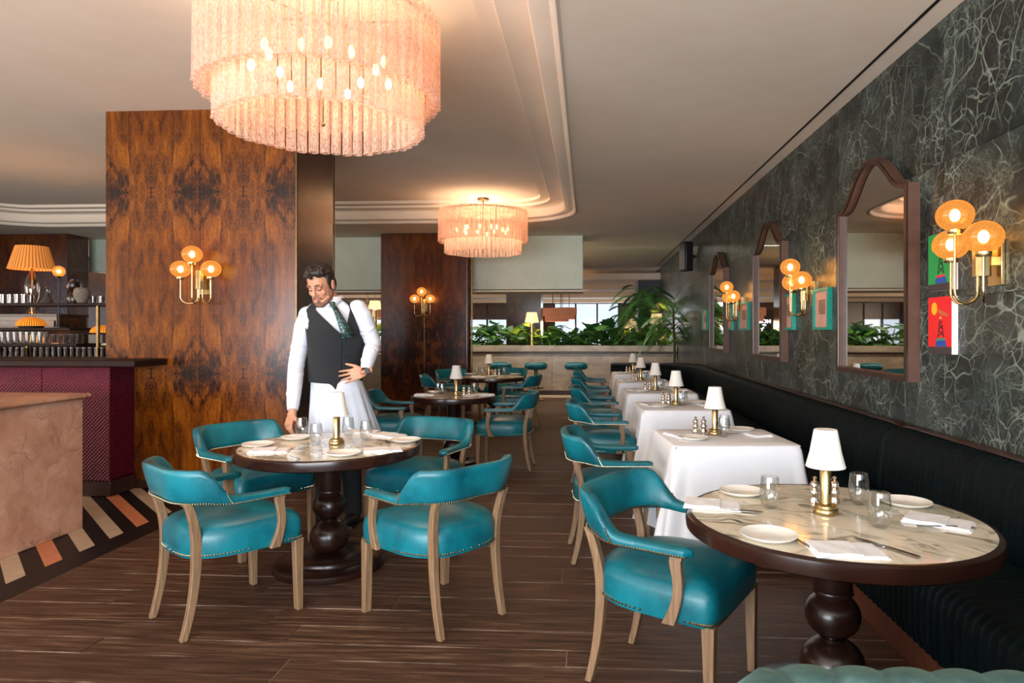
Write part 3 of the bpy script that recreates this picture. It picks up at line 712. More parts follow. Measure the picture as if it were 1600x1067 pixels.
def b_napkin():
    b = B()
    for k, (x0, x1, y0, y1, z0, z1, tw) in enumerate(((-.11, .11, -.068, .068, 0, .004, 0), (-.108, .104, -.066, .066, .004, .009, .01), (-.104, .03, -.064, .066, .009, .014, -.02))):
        nx, ny = 10, 6; vs = []; fs = []
        for zz in (0, 1):
            for i in range(nx + 1):
                for j in range(ny + 1):
                    x = x0 + (x1 - x0) * i / nx; y = y0 + (y1 - y0) * j / ny
                    w = .0022 * math.sin(x * 60 + k) * math.cos(y * 45 + k) if zz else 0
                    vs.append((x + tw * y, y + tw * x, (z1 + w) if zz else z0))
        S = (nx + 1) * (ny + 1)
        for i in range(nx):
            for j in range(ny):
                a = i * (ny + 1) + j; fs.append((a, a + 1, a + ny + 2, a + ny + 1)); fs.append((S + a, S + a + ny + 1, S + a + ny + 2, S + a + 1))
        for i in range(nx):
            for j in (0, ny): a = i * (ny + 1) + j; fs.append((a, a + ny + 1, S + a + ny + 1, S + a))
        for j in range(ny):
            for i in (0, nx): a = i * (ny + 1) + j; fs.append((a, a + 1, S + a + 1, S + a))
        b.add(vs, fs)
    return b
def flat_bar(pts):  # (x, y, z, halfwidth, halfthick)
    return B().rings([[(x, y - w, z - h), (x, y + w, z - h), (x, y + w, z + h), (x, y - w, z + h)] for x, y, z, w, h in pts])
def b_fork():
    b = flat_bar([(-.095, 0, .004, .009, .0015), (-.08, 0, .004, .008, .0015), (-.03, 0, .007, .0035, .0018), (.02, 0, .008, .004, .0018), (.04, 0, .006, .010, .0015), (.05, 0, .005, .0115, .0014)])
    for k in range(4):
        y = -.0098 + .0065 * k; c = flat_bar([(.049, y, .005, .0018, .0013), (.07, y, .004, .0016, .0012), (.095, y, .006, .001, .001)]); b.add(c.v, c.f)
    return b
def b_knife(): return flat_bar([(-.11, 0, .005, .008, .0025), (-.09, 0, .005, .0085, .003), (-.02, 0, .006, .005, .003), (0, 0, .006, .0055, .0028), (.005, .001, .006, .010, .0012), (.07, .001, .006, .0105, .0009), (.1, .004, .006, .006, .0008), (.112, .006, .006, .001, .0006)])
def mill(label, loc, g):
    t = thing('pepper_mill', label, 'mill', loc, 0, g)
    obj('body', B().lathe([(.0, 0), (.021, 0), (.022, .008), (.017, .02), (.0155, .03), (.019, .036), (.0205, .045), (.0155, .056), (.013, .064)], 20), 'chrome', t)
    obj('head', B().lathe([(.013, .064), (.0175, .068), (.0185, .078), (.014, .088), (.006, .092), (.0045, .096), (.008, .1), (.008, .106), (.003, .11)], 20), 'chrome', t)
    return t
plate = lambda l, p, g=None: single('plate', 'side_plate', b_plate, 'china', 'plate', l, p, 0, g)
glassw = lambda l, p, g=None: single('glass', 'wine_tumbler', b_glass, 'glass', 'glass', l, p, 0, g)
napk = lambda l, p, rz=0, g=None: single('napkin', 'folded_napkin', b_napkin, 'linen', 'napkin', l, p, rz, g)
fork = lambda l, p, rz=0, g=None: single('fork', 'table_fork', b_fork, 'steel', 'fork', l, p, rz, g)
knife = lambda l, p, rz=0, g=None: single('knife', 'table_knife', b_knife, 'steel', 'knife', l, p, rz, g)
ZT_ = .7412
def onT(px, py, z=ZT_): return G(px, py, z)
R = math.radians
# ---- near right table
lampg = 'brass table lamps with white cone shades'
lp0 = t_lamp('table lamp on the big near round table at right', onT(1290, 802), lampg)
ml0 = mill('silver mill left of the lamp on the big near round table', onT(1273, 786), 'mills on the near table')
dup(ml0, onT(1304, 786), 0, 'silver mill right of the lamp on the big near round table', 'mills on the near table')
plate('white side plate at the front of the near round table, left of the fork', onT(1201, 841))
plate('white side plate at the back left of the near round table, behind the tumbler', onT(1159, 772))
plate('white side plate at the right of the near round table, by the banquette', onT(1416, 789))
napk('folded white napkin at the front of the near round table, between fork and knife', onT(1322, 862), R(-2))
napk('folded white napkin at the left edge of the near round table', onT(1113, 790), R(-12))
napk('folded white napkin at the right edge of the near round table', onT(1466, 817), R(-35))
fork('fork beside the front napkin on the near round table', onT(1254, 851), R(106))
knife('knife right of the front napkin on the near round table', onT(1384, 857), R(122))
knife('knife lying at the left napkin of the near round table', onT(1146, 799), R(-14))
fork('fork lying at the right napkin of the near round table', onT(1478, 825), R(-6))
glassw('empty stemless glass at the left of the lamp on the near round table', onT(1203, 794))
glassw('empty stemless glass behind, right of the lamp on the near round table', onT(1342, 788))
glassw('empty stemless glass in front, above the knife on the near round table', onT(1375, 824))
# ---- the table being laid
dup(lp0, onT(526, 694), 0, 'table lamp in the middle of the table the waiter is laying', lampg)
def setting(name, items):
    for kind, lab, px, py, rz in items:
        l = '%s %s' % (lab, name); p = onT(px, py)
        if kind == 'g': glassw(l, p)
        elif kind == 'p': plate(l, p)
        elif kind == 'n': napk(l, p, R(rz))
        elif kind == 'k': knife(l, p, R(rz))
        elif kind == 'f': fork(l, p, R(rz))
        elif kind == 'm': dup(ml0, p, 0, l, 'salt and pepper mills')
        elif kind == 'l': dup(lp0, p, 0, l, lampg)
setting('on the table the waiter is laying', [
    ('p', 'white plate at the left edge', 403, 697, 0), ('n', 'napkin at the front left', 422, 705, 12), ('k', 'knife beyond the front left napkin', 455, 702, 28),
    ('p', 'white plate at the front, before the lamp', 537, 711, 0), ('n', 'napkin at the front right', 598, 704, 20), ('k', 'knife left of the front right napkin', 572, 700, -30),
    ('p', 'white plate at the right edge', 634, 690, 0), ('n', 'napkin at the back right, by the right plate', 606, 681, -25), ('f', 'fork at the right, between the napkins', 600, 690, -50),
    ('p', 'white plate under the hand of the waiter', 462, 686, 0), ('n', 'napkin at the back, before the waiter', 566, 676, 4),
    ('g', 'empty glass next to the hand of the waiter', 471, 682, 0), ('g', 'empty glass left of the lamp', 494, 693, 0), ('g', 'empty glass behind the lamp to the right', 544, 681, 0), ('g', 'rightmost empty glass', 572, 688, 0)])
setting('on the middle round table', [
    ('l', 'table lamp', 713, 617, 0), ('m', 'silver mill right of the lamp', 725, 617, 0), ('m', 'outer silver mill right of the lamp', 733, 617.5, 0),
    ('g', 'empty glass left of the lamp', 691, 616.5, 0), ('g', 'empty glass at the far left', 685, 614.5, 0), ('g', 'empty glass right of the mills', 741, 616, 0),
    ('p', 'white plate at the left', 681, 613.6, 0), ('n', 'napkin at the left', 664, 617, 5), ('p', 'white plate at the front right', 735, 620, 0), ('n', 'napkin at the right edge', 757, 617, 5)])
setting('on the farthest round table', [
    ('l', 'table lamp', 764, 585, 0), ('m', 'silver mill right of the lamp', 774, 586, 0), ('m', 'outer silver mill right of the lamp', 780, 586, 0),
    ('g', 'empty glass at the left', 745, 585, 0), ('g', 'empty glass left of the lamp', 754, 586, 0), ('g', 'empty glass at the right', 788, 586, 0),
    ('p', 'white plate at the left', 735, 585.5, 0), ('n', 'napkin at the left', 748, 588.6, 0), ('p', 'white plate at the front', 769, 589, 0), ('p', 'white plate at the right', 805, 585.5, 0)])
# ================================================================== CLOTHED TABLES
def cloth_table(ordn, corners, seed):
    fl_, fr, br, bl = corners
    c = (fl_ + fr + br + bl) / 4; ax = (fr - fl_); rz = math.atan2(ax.y, ax.x); w = ax.length / 2; d = ((bl - fl_).length + (br - fr).length) / 4 + .015
    t = thing('square_table', 'dining table hidden under the %s white tablecloth' % ordn, 'table', (c.x, c.y, 0), rz, 'tables under white cloths')
    obj('tabletop', B().box(-w + .01, w - .01, -d + .01, d - .01, .705, .733), 'darkwood', t, smooth=False)
    obj('pedestal', B().lathe([(.26, 0), (.26, .02), (.06, .05), (.05, .68), (.15, .705)], 24), 'darkwood', t)
    rr = random.Random(seed); n = 144; rs = []
    def per(j, off, rc):
        a = 2 * PI * j / n; W2, D2 = w + off, d + off
        ca, sa = math.cos(a), math.sin(a); e = rc
        return math.copysign(abs(ca) ** e, ca) * W2, math.copysign(abs(sa) ** e, sa) * D2
    ph = rr.uniform(0, 6)
    rs.append([(per(j, -.15, .12)[0], per(j, -.15, .12)[1], .7405) for j in range(n)])
    rs.append([(per(j, -.012, .10)[0], per(j, -.012, .10)[1], .7405) for j in range(n)])
    rs.append([(per(j, 0, .11)[0], per(j, 0, .11)[1], .736) for j in range(n)])
    for k in range(1, 13):
        f = k / 12; ring = []
        for j in range(n):
            a = 2 * PI * j / n; x, y = per(j, .006, .12 + .05 * f)
            cn = abs(math.sin(2 * a)) ** 6         # 1 at corners
            ca_ = math.atan2(y / d, x / w); cn = max(0, 1 - abs((abs(math.sin(2 * ca_))) - 1) * 2.2)
            out = .012 * f + cn * .14 * f ** 1.1 + .012 * f * math.sin(9 * ca_ + ph) + cn * .02 * f * math.sin(34 * ca_ + ph)
            L = math.hypot(x, y); z = .732 - f * (.60 + .03 * cn)
            ring.append((x + x / L * out, y + y / L * out, z))
        rs.append(ring)
    b = B(); b.rings(rs, False, False); b.f.append(tuple(range(n)))
    o = obj('tablecloth', b, 'cloth', loc=(c.x, c.y, 0), rz=rz, label='white cloth hanging to the floor, %s of the row of clothed tables' % ordn, cat='tablecloth', group='white cloths on the row of square tables', smooth=60)
    return c, rz, w, d
rows = [('nearest', (1053, 697), (1254, 696), .68), ('second', (1003, 641), (1143.5, 641.5), .70), ('third', (980, 615), (1091.6, 615.3), .72), ('fourth', (967, 598), (1052, 598.2), .72), ('farthest', (959, 585), (1031, 585.2), .70)]
for i, (nm, a, b_, dep) in enumerate(rows):
    p, q = G(*a, .74), G(*b_, .74); ax = (q - p).normalized(); nv = Vector((-ax.y, ax.x, 0)) * dep
    c, rz, w, d = cloth_table(nm, (p, q, q + nv, p + nv), i)
    def L(u, v): 
        ca, sa = math.cos(rz), math.sin(rz); x, y = u * w, v * d; return Vector((c.x + x * ca - y * sa, c.y + x * sa + y * ca, .7415))
    nmx = 'on the %s clothed table' % nm
    dup(lp0, L(-.06, .25), 0, 'table lamp %s' % nmx, lampg)
    dup(ml0, L(-.33, .52), 0, 'silver mill left of its pair %s' % nmx, 'salt and pepper mills'); dup(ml0, L(-.19, .52), 0, 'silver mill right of its pair, by the lamp %s' % nmx, 'salt and pepper mills')
    plate('white side plate at the left %s' % nmx, L(-.55, -.28)); napk('folded napkin at the left %s' % nmx, L(-.68, .12), rz + R(-70))
    plate('white side plate at the right %s' % nmx, L(.52, .72)); napk('folded napkin at the right %s' % nmx, L(.62, .2), rz + R(100))
    glassw('empty glass in front of the lamp %s' % nmx, L(.02, -.02)); glassw('empty glass behind the lamp %s' % nmx, L(.14, .38))
    knife('knife beside the left napkin %s' % nmx, L(-.4, .18), rz + R(5)); fork('fork between lamp and right napkin %s' % nmx, L(.36, .3), rz + R(2))
# ================================================================== BANQUETTE
def sweep(pathpts, prof, name, mat, parent, tuft=None, step=.0125, amp=.006, cap=True):
    """pathpts: list of (x,y); prof: list of (offset to the right of travel... , z, tufted?)"""
    P = [Vector((a, b_, 0)) for a, b_ in pathpts]; D = [0]
    for i in range(1, len(P)): D.append(D[-1] + (P[i] - P[i - 1]).length)
    tot = D[-1]; n = max(2, int(tot / step)); rs = []
    k = 0
    for i in range(n + 1):
        s_ = tot * i / n
        while k < len(P) - 2 and D[k + 1] < s_: k += 1
        f = (s_ - D[k]) / max(1e-6, D[k + 1] - D[k]); p = P[k].lerp(P[k + 1], f)
        ta = (P[min(k + 2, len(P) - 1)] - P[k + 1]) if k + 2 < len(P) else (P[k + 1] - P[k]); tb_ = (P[k + 1] - P[k])
        t = tb_.normalized().lerp(ta.normalized(), f * .5).normalized(); nv = Vector((-t.y, t.x, 0))
        ring = []
        wv = abs(math.sin(PI * s_ / tuft)) ** .6 - 1 if tuft else 0
        e = min(s_, tot - s_); sq = 1 if (e > .03 or not cap) else .93 + .07 * math.sqrt(max(0, 1 - (1 - e / .03) ** 2))
        for (o_, z, tf) in prof:
            q = p + nv * (o_ + (amp * wv if tf == 1 else 0)); ring.append((q.x, q.y, z + (amp * wv if tf == 2 else 0) - (1 - sq) * .2 * (z > .6)))
        rs.append(ring)
    return obj(name, B().rings(rs), mat, parent, smooth=70)
# path runs along the wall towards the back, then turns left; offset + = into the room (left of travel)
def arc(cx, cy, r, a0, a1, n=12): return [(cx + r * math.cos(a0 + (a1 - a0) * i / n), cy + r * math.sin(a0 + (a1 - a0) * i / n)) for i in range(n + 1)]
XBk = 1.985
pB = [(XBk, 4.27)] + [(XBk, 4.5)] + arc(XBk - .75, 11.45, .75, 0, PI / 2, 14) + [(.42, 12.2)]
pA = [(XBk, .95), (XBk, 4.24)]
backprof = [(0, .40, 0), (.10, .40, 0), (.17, .44, 1), (.175, .5, 1), (.165, .62, 1), (.15, .74, 1), (.13, .80, 1), (.10, .835, 2), (.055, .85, 2), (.02, .84, 2), (0, .82, 0)]
seatprof = [(.12, .14, 0), (.62, .14, 1), (.635, .2, 1), (.635, .36, 1), (.625, .41, 1), (.59, .445, 1), (.5, .458, 2), (.3, .455, 2), (.15, .445, 2), (.12, .40, 0)]
for nm, pp, lab in (('banquette', pA, 'near dark green velvet banquette section against the marble wall'), ('banquette', pB, 'long dark green velvet banquette running to the back and turning left')):
    t = thing(nm, lab, 'bench', (0, 0, 0), 0, 'dark velvet banquettes along the marble wall')
    sweep(pp, backprof, 'backrest', 'velvet', t, .05, .0125, .010)
    sweep(pp, seatprof, 'seat', 'velvet', t, .05, .0125, .010)
    sweep(pp, [(.1, 0, 0), (.6, 0, 0), (.6, .139, 0), (.1, .139, 0)], 'kick_board', 'kick', t, None, .2)
    sweep(pp, [(-.01, .842, 0), (.045, .852, 0), (.045, .864, 0), (-.01, .866, 0)], 'top_rail', 'frame_wood', t, None, .1)
# light sage booth in the foreground
t = thing('booth_bench', 'sage green velvet channel-tufted bench back in the bottom right foreground', 'bench', (0, 0, 0))
p0 = AY(1172, 1060, 1.21)
sweep([(1.95, 1.15), (p0.x + .07, 1.15), (p0.x + .02, 1.14), (p0.x, 1.11), (p0.x, 1.05)], [(0, .3, 0), (.075, .32, 1), (.085, .5, 1), (.085, .76, 1), (.07, .82, 1), (.03, .862, 2), (-.03, .862, 2), (-.07, .82, 1), (-.085, .76, 1), (-.08, .32, 1)], 'backrest', 'velvet_light', t, .085, .006, .010)
obj('base', B().box(p0.x + .1, 1.95, 1.06, 1.14, 0, .31), 'kick', t, smooth=False)
#PART3
# ================================================================== MIRRORS
def build_mirror(label, yc):
    t = thing('arched_mirror', label, 'mirror', (XW, yc, 0), 0, 'arched mirrors on the green marble wall')
    hw, zb, zs_, zp = .565, 1.135, 2.335, 2.615
    def outl(ins):
        P = [(-hw + ins, zb + ins), (hw - ins, zb + ins), (hw - ins, zs_ - ins * .5)]
        n = 28
        for i in range(n + 1):
            y = (hw - .045) * (1 - 2 * i / n); u = abs(y) / (hw - .045)
            s_ = .5 + .5 * math.cos(PI * min(1, u ** 1.12)); P.append((y * (1 - ins / hw), zs_ + (zp - zs_) * s_ - ins * (.5 + .5 * s_)))
        P.append((-hw + ins, zs_ - ins * .5)); return P
    def fr(i0, i1, x0, x1):
        A, C = outl(i0), outl(i1); b = B()
        b.rings([[(x1, y, z) for y, z in A], [(x0, y, z) for y, z in A], [(x0, y, z) for y, z in C], [(x1, y, z) for y, z in C]], False, False); return b
    obj('frame_side', fr(-.004, .012, -.070, -.001), 'frame_edge', t, smooth=30)
    obj('frame', fr(.0, .030, -.082, -.02), 'frame_wood', t, smooth=30)
    obj('frame_bead', fr(.024, .036, -.070, -.03), 'frame_edge', t, smooth=30)
    g = B(); O = outl(.028); g.add([(-.045, y, z) for y, z in O], [tuple(range(len(O)))])
    obj('mirror_glass', g, 'mirror', t, smooth=False)
build_mirror('nearest tall arched mirror on the green marble wall', 4.70)
build_mirror('middle tall arched mirror on the green marble wall', 7.33)
build_mirror('farthest tall arched mirror on the green marble wall', 10.1)
# ================================================================== SCONCES
def build_sconce(label, loc, rz, g, dz=0):
    t = thing('wall_sconce', label, 'lamp', loc, rz, g)
    obj('wall_plate', B().box(0, .018, -.055, .055, -.13, .09), 'brass', t, bevel=.003)
    ab = B().box(.018, .05, -.012, .012, -.03, .01)
    obj('bracket', ab, 'brass', t, smooth=False)
    obj('faceted_block', B().rings([[(.078 + .040 * math.cos(PI / 4 * j + PI / 8), .042 * math.sin(PI / 4 * j + PI / 8), z) for j in range(8)] for z in (-.085, .085)]), 'brass', t, smooth=False, bevel=.002)
    def utube(a, b_, ztop, depth):
        A, C = Vector(a), Vector(b_); pts = [A + Vector((0, 0, -.07)), A + Vector((0, 0, -depth + .04))]; mid = (A + C) / 2; hv = (C - A) / 2; r = hv.length
        for i in range(0, 11): q = PI * i / 10; pts.append(mid - hv * math.cos(q) + Vector((0, 0, -depth + .04 - min(r, .055) * math.sin(q))))
        pts.append(Vector((C.x, C.y, ztop))); return B().tube(pts, .0065, 10)
    for (x, y, z, a) in ((.205, 0, .215, (.098, 0, 0)), (.15, -.14, .09, (.082, -.022, 0)), (.15, .14, .09, (.082, .022, 0))):
        obj('arm', utube(a, (x, y, 0), z - .088, .20), 'brass', t)
        obj('cup', B().lathe([(.01, -.012), (.03, -.01), (.034, 0), (.034, .012), (.02, .014)], 24), 'brass', t, loc=(x, y, z - .082))
        gl_ = obj('glass_globe', B().sphere((0, 0, 0), (.085, .085, .076), 32, 20), 'globe', t, loc=(x, y, z))
        obj('bulb', B().sphere((0, 0, 0), (.024, .024, .032), 14, 10), 'bulb', gl_)
        point((x, y, z), 1.3, (1, .52, .2), .07, t)
    return t
pS = AX(1535, 410, 1.925)
sg = 'three-globe brass sconces on the green marble wall'
build_sconce('nearest brass sconce with three amber globes, right of the nearest mirror', (XW, pS.y, 1.79), PI, sg)
build_sconce('brass sconce with three amber globes between nearest and middle mirror', (XW, 6.02, 1.79), PI, sg)
build_sconce('brass sconce with three amber globes between middle and farthest mirror', (XW, 8.72, 1.79), PI, sg)
pc = AY(313, 430, 5.80)
build_sconce('three-globe brass sconce on the wide walnut column at left', (pc.x, 5.88, 1.90), -PI / 2, 'three-globe brass sconces on the walnut columns')
pc = AY(661, 470, 11.7)
s4 = build_sconce('small distant three-globe sconce on the red walnut column', (pc.x, 11.8, 1.92), -PI / 2, 'three-globe brass sconces on the walnut columns')
obj('cord_rod', B().lathe([(.004, -1.9), (.004, -.13)], 6), 'brass', s4, loc=(.01, 0, 0))
# ================================================================== PICTURES
def wall_rect(b, y0, y1, z0, z1, x0, x1): return b.box(x0, x1, y0, y1, z0, z1)
PC = {}
def pm(c, n): 
    if n not in PC: PC[n] = simple('paint_' + n, c, c, .5, 0, 60)
    return PC[n]
def canvas(label, ya, yb, z0, z1, bg, bgn, arm):
    t = thing('painting', label, 'picture', (XW, (ya + yb) / 2, (z0 + z1) / 2), 0, 'small bright paintings by the nearest sconce')
    w, h = (yb - ya) / 2, (z1 - z0) / 2
    obj('canvas', B().box(-.035, -.001, -w, w, -h, h), simple('canvas_white', 0xF0ECE6, 0xE6E2DC, .8), t, smooth=False)
    def flat(nm, pts, c, n_, d=.0004):
        b = B(); k = len(pts); b.add([(-.0362 - d, -y * w, z * h) for y, z in pts] + [(-.035, -y * w, z * h) for y, z in pts], [tuple(range(k))] + [(i, k + i, k + (i + 1) % k, (i + 1) % k) for i in range(k)])
        obj(nm, b, pm(c, n_), t, smooth=False)
    # coordinates: -1 left .. 1 right as seen
    flat('painted_ground', [(-1, -1), (1, -1), (1, 1), (-1, 1)], bg, bgn)
    flat('painted_base', [(-1, -1), (1, -1), (1, -.74), (-1, -.76)], 0x3A3030, 'grey', .001)
    flat('painted_block', [(-.38, -.74), (.62, -.74), (.5, -.52), (-.3, -.55)], 0x1A4AA0, 'blue', .0014)
    flat('painted_stripe', [(-.28, -.55), (.5, -.52), (.45, -.44), (-.24, -.46)], 0xE03038 if bgn == 'green' else 0x2A8A6A, 'red' if bgn == 'green' else 'jade', .0016)
    for (a, b_) in (((-.15, -.45), (.02, .22)), ((.38, -.43), (.14, .22)), ((-.13, -.38), (.33, -.2)), ((.35, -.38), (-.08, -.16)), ((-.08, -.14), (.26, 0)), ((.28, -.14), (-.03, .04)), ((-.02, .05), (.2, .14))):
        dx, dz_ = b_[0] - a[0], b_[1] - a[1]; L = math.hypot(dx, dz_); nx, nz = -dz_ / L * .022, dx / L * .018
        flat('painted_line', [(a[0] - nx, a[1] - nz), (b_[0] - nx, b_[1] - nz), (b_[0] + nx, b_[1] + nz), (a[0] + nx, a[1] + nz)], 0x14141A, 'ink', .0014)
    flat('painted_cap', [(.0, .22), (.18, .22), (.16, .3), (.02, .3)], 0xE0B040, 'ochre', .0018)
    flat('painted_arm', [(-.2, .58), (.2, .52), (.75, .38), (.7, .30), (.1, .36), (-.12, .48)], arm[0], arm[1], .0018)
    n = 16; flat('painted_sun', [(-.45 + .24 * math.cos(2 * PI * i / n), .62 + .2 * math.sin(2 * PI * i / n) - (.05 if i > 8 else 0)) for i in range(n)], 0xF0B418, 'yellow', .002)
yA, yB_ = AX(1487, 420, 1.965).y, AX(1451, 420, 1.965).y
canvas('green painting of a lattice tower, above the red one and left of the nearest sconce', yA, yB_, 1.665, 1.985, 0x18984A, 'green', (0xC02880, 'magenta'))
canvas('red painting of a lattice tower, below the green one', yA, yB_, 1.312, 1.63, 0xE81820, 'vermilion', (0xC8603A, 'rust'))
def framed(label, pxl, pxr, g):
    y0, y1 = AX(pxr, 480, 1.965).y, AX(pxl, 480, 1.965).y; w = (y1 - y0) / 2; h = .175
    t = thing('framed_picture', label, 'picture', (XW, (y0 + y1) / 2, 1.625), 0, g)
    fb = B().box(-.04, -.001, -w, -w + .022, -h, h).box(-.04, -.001, w - .022, w, -h, h).box(-.04, -.001, -w + .022, w - .022, -h, -h + .022).box(-.04, -.001, -w + .022, w - .022, h - .022, h)
    obj('frame', fb, 'teal_frame', t, smooth=False)
    obj('mount', B().box(-.02, -.002, -w + .02, w - .02, -h + .02, h - .02), 'mat_pink', t, smooth=False)
    obj('print', B().box(-.0215, -.019, -w * .42, w * .42, -h * .25, h * .45), 'print', t, smooth=False)
pg = 'small teal-framed pictures between the mirrors'
framed('teal-framed picture just left of the nearest mirror', 1270, 1294, pg)
framed('teal-framed picture just right of the middle mirror, under its sconce', 1221, 1238, pg)
framed('teal-framed picture just left of the middle mirror', 1154, 1168, pg)
framed('teal-framed picture just right of the farthest mirror', 1130, 1143, pg)
framed('teal-framed picture left of the farthest mirror, most distant', 1097, 1104, pg)
t = thing('loudspeaker', 'black loudspeaker mounted high on the marble wall above the farthest mirror', 'speaker', (1.84, 12.5, 2.82), .35)
obj('cabinet', B().box(-.09, .07, -.13, .13, -.27, .27), 'black', t, bevel=.02)
obj('grille', B().box(-.1, -.088, -.11, .11, -.25, .25), 'black', t, bevel=.004)
obj('bracket', B().box(.05, .17, -.03, .03, -.03, .03), 'steel', t, smooth=False)
# ================================================================== CHANDELIERS
def build_chandelier(label, loc, energy, full=True):
    """local z = 0 at the ceiling"""
    t = thing('glass_chandelier', label, 'chandelier', loc, 0, 'two-tier glass tube chandeliers')
    def tubeb(L):
        b = B(); n = 12; rs = []
        for (z, k) in ((0, .97), (-L * .5, 1), (-L, 1.02)):
            rs.append([((.0315 if j % 2 else .0285) * k * math.cos(2 * PI * j / n), (.0315 if j % 2 else .0285) * k * math.sin(2 * PI * j / n), z) for j in range(n)])
        b.rings(rs, False, False)
        # open bottom with a thickened lip
        b.rings([[(.0325 * math.cos(2 * PI * j / n), .0325 * math.sin(2 * PI * j / n), -L + .006) for j in range(n)], [(.0325 * math.cos(2 * PI * j / n), .0325 * math.sin(2 * PI * j / n), -L - .002) for j in range(n)], [(.026 * math.cos(2 * PI * j / n), .026 * math.sin(2 * PI * j / n), -L - .001) for j in range(n)]], False, False)
        return b
    for (r, z0, L, n, key) in ((.65, -.20, .47, 58, 'tA'), (.555, -.42, .42, 49, 'tB')):
        if key not in PROTO: PROTO[key] = tubeb(L).mesh('glass_tube', 'tube')
        for i in range(n):
            a = 2 * PI * i / n + .013
            o = obj('glass_tube', PROTO[key], 'tube', t, loc=(r * math.cos(a), r * math.sin(a), z0 + .004 * math.sin(i * 5.1))); o.rotation_euler = (0, .012 * math.sin(i * 3.3), a)
        rb = B().rings([[(q * math.cos(2 * PI * j / 64), q * math.sin(2 * PI * j / 64), z0 + zz) for j in range(64)] for q, zz in ((r - .04, -.03), (r - .034, -.03), (r - .034, -.01), (r - .04, -.01))], True)
        obj('ring', rb, 'brass_dark', t)
    fb = B()
    for k in range(6):
        a = PI / 3 * k; fb.tube([(0, 0, -.22), (.62 * math.cos(a), .62 * math.sin(a), -.22)], .006, 6); fb.tube([(.52 * math.cos(a), .52 * math.sin(a), -.22), (.52 * math.cos(a), .52 * math.sin(a), -.44)], .004, 6)
    obj('frame', fb, 'brass_dark', t)
    obj('stem', B().lathe([(.012, -.5), (.012, -.03)], 12).lathe([(.005, -.80), (.005, -.5)], 8).sphere((0, 0, -.81), .012, 10, 6), 'brass_dark', t)
    obj('canopy', B().lathe([(.02, -.04), (.085, -.038), (.09, -.03), (.09, 0)], 32), 'brass_dark', t)
    nb = 14
    for k in range(nb):
        a = 2 * PI * (k + .5) / nb; rr = .40 if k % 2 else .30
        x, y = rr * math.cos(a), rr * math.sin(a)
        o = obj('bulb', B().sphere((0, 0, 0), (.020, .020, .034), 12, 8), 'bulbch', t, loc=(x, y, -.47 - .02 * (k % 2)))
        obj('bulb_holder', B().lathe([(.014, .035), (.014, .1)], 10), 'brass_dark', o)
    for k in range(4):
        a = 2 * PI * k / 4; point((.3 * math.cos(a), .3 * math.sin(a), -.50), energy / 4, (1, .76, .52), .10, t)
    point((0, 0, -.17), energy * .42, (1, .50, .20), .12, t)
    return t
cA = DC(505, 3.9); build_chandelier('huge near two-tier chandelier of bubbled glass tubes over the laid table', (cA.x, cA.y, ZI), 13)
cB = AY(755, 308, 10.05); build_chandelier('smaller-looking far chandelier of bubbled glass tubes over the back tables', (cB.x, cB.y, ZI), 17)
build_chandelier('glass chandelier over the bar side, seen only in reflections', (-6.2, 8.4, ZI), 60) if False else None
def drum(label, p, r, h, g):
    t = thing('drum_pendant', label, 'chandelier', (p.x, p.y, 0), 0, g)
    obj('lamp_shade', B().lathe([(r, 0), (r, h)], 40, cap=False).lathe([(r * .85, -.16), (r * .85, 0)], 40, cap=False), 'drum_lit', t, loc=(0, 0, p.z))
    obj('rod', B().lathe([(.012, p.z), (.012, ZC)], 8, (-.12, 0, 0)).lathe([(.012, p.z), (.012, ZC)], 8, (.12, 0, 0)), 'brass_dark', t)
    point((0, 0, p.z - .3), 14, (1, .6, .3), .15, t)
drum('distant ribbed drum chandelier in front of the far windows', AY(870, 494, 20), .42, .24, 'distant drum chandeliers')
drum('distant drum chandelier behind the first one, smaller', AY(884, 492, 24), .40, .26, 'distant drum chandeliers')
drum('distant drum chandelier at the far left, beyond the bar', Vector((-6.6, 20, 2.0)), .45, .24, 'distant drum chandeliers')
# ================================================================== COUNTER AND BAR
t = thing('marble_counter', 'rose marble counter at the left edge with a thick rounded top', 'counter', (-4.3, 2.6, 0))
XC = -3.685
obj('body', B().box(-.85, XC + 4.3, -3.5, 4.66 - 2.6, 0, .945), 'rose', t, bevel=.004)
obj('top_slab', B().box(-.9, XC + 4.3 + .035, -3.55, 4.66 - 2.6 + .05, .945, .985), 'rose', t, bevel=.016)
XBR = -4.155
t = thing('bar_counter', 'burgundy quilted leather bar front with a dark wooden top', 'bar', (-8, 5.9, 0))
ox, oy = 8, -5.9
for i in range(6):
    a = XBR - .62 * (i + 1); obj('leather_panel', B().box(a + .002 + ox, a + .618 + ox, 5.565 + oy, 5.62 + oy, .13, 1.13), 'burg', t, bevel=.006)
obj('leather_panel', B().box(XBR - .05 + ox, XBR + ox, 5.60 + oy, 5.90 + oy, .13, 1.13), 'burg', t, bevel=.012)
obj('corner_bead', B().lathe([(.012, .13), (.012, 1.13)], 12), 'burg', t, loc=(XBR - .008 + ox, 5.572 + oy, 0))
obj('body', B().box(-12 + ox, XBR - .04 + ox, 5.62 + oy, 5.86 + oy, .0, 1.13).box(-12 + ox, c1x0 - .02 + ox, 5.86 + oy, 6.15 + oy, 0, 1.13), 'barwood', t, smooth=False)
obj('kick_board', B().box(-12 + ox, XBR + .02 + ox, 5.545 + oy, 5.88 + oy, 0, .13), 'frame_wood', t, bevel=.006)
obj('bar_top', B().box(-12 + ox, AY(211, 563, 5.44).x + ox, 5.43 + oy, 5.87 + oy, 1.13, 1.19).box(-12 + ox, c1x0 - .02 + ox, 5.87 + oy, 6.2 + oy, 1.13, 1.19), 'barwood', t, bevel=.012)
t.location.z = 0
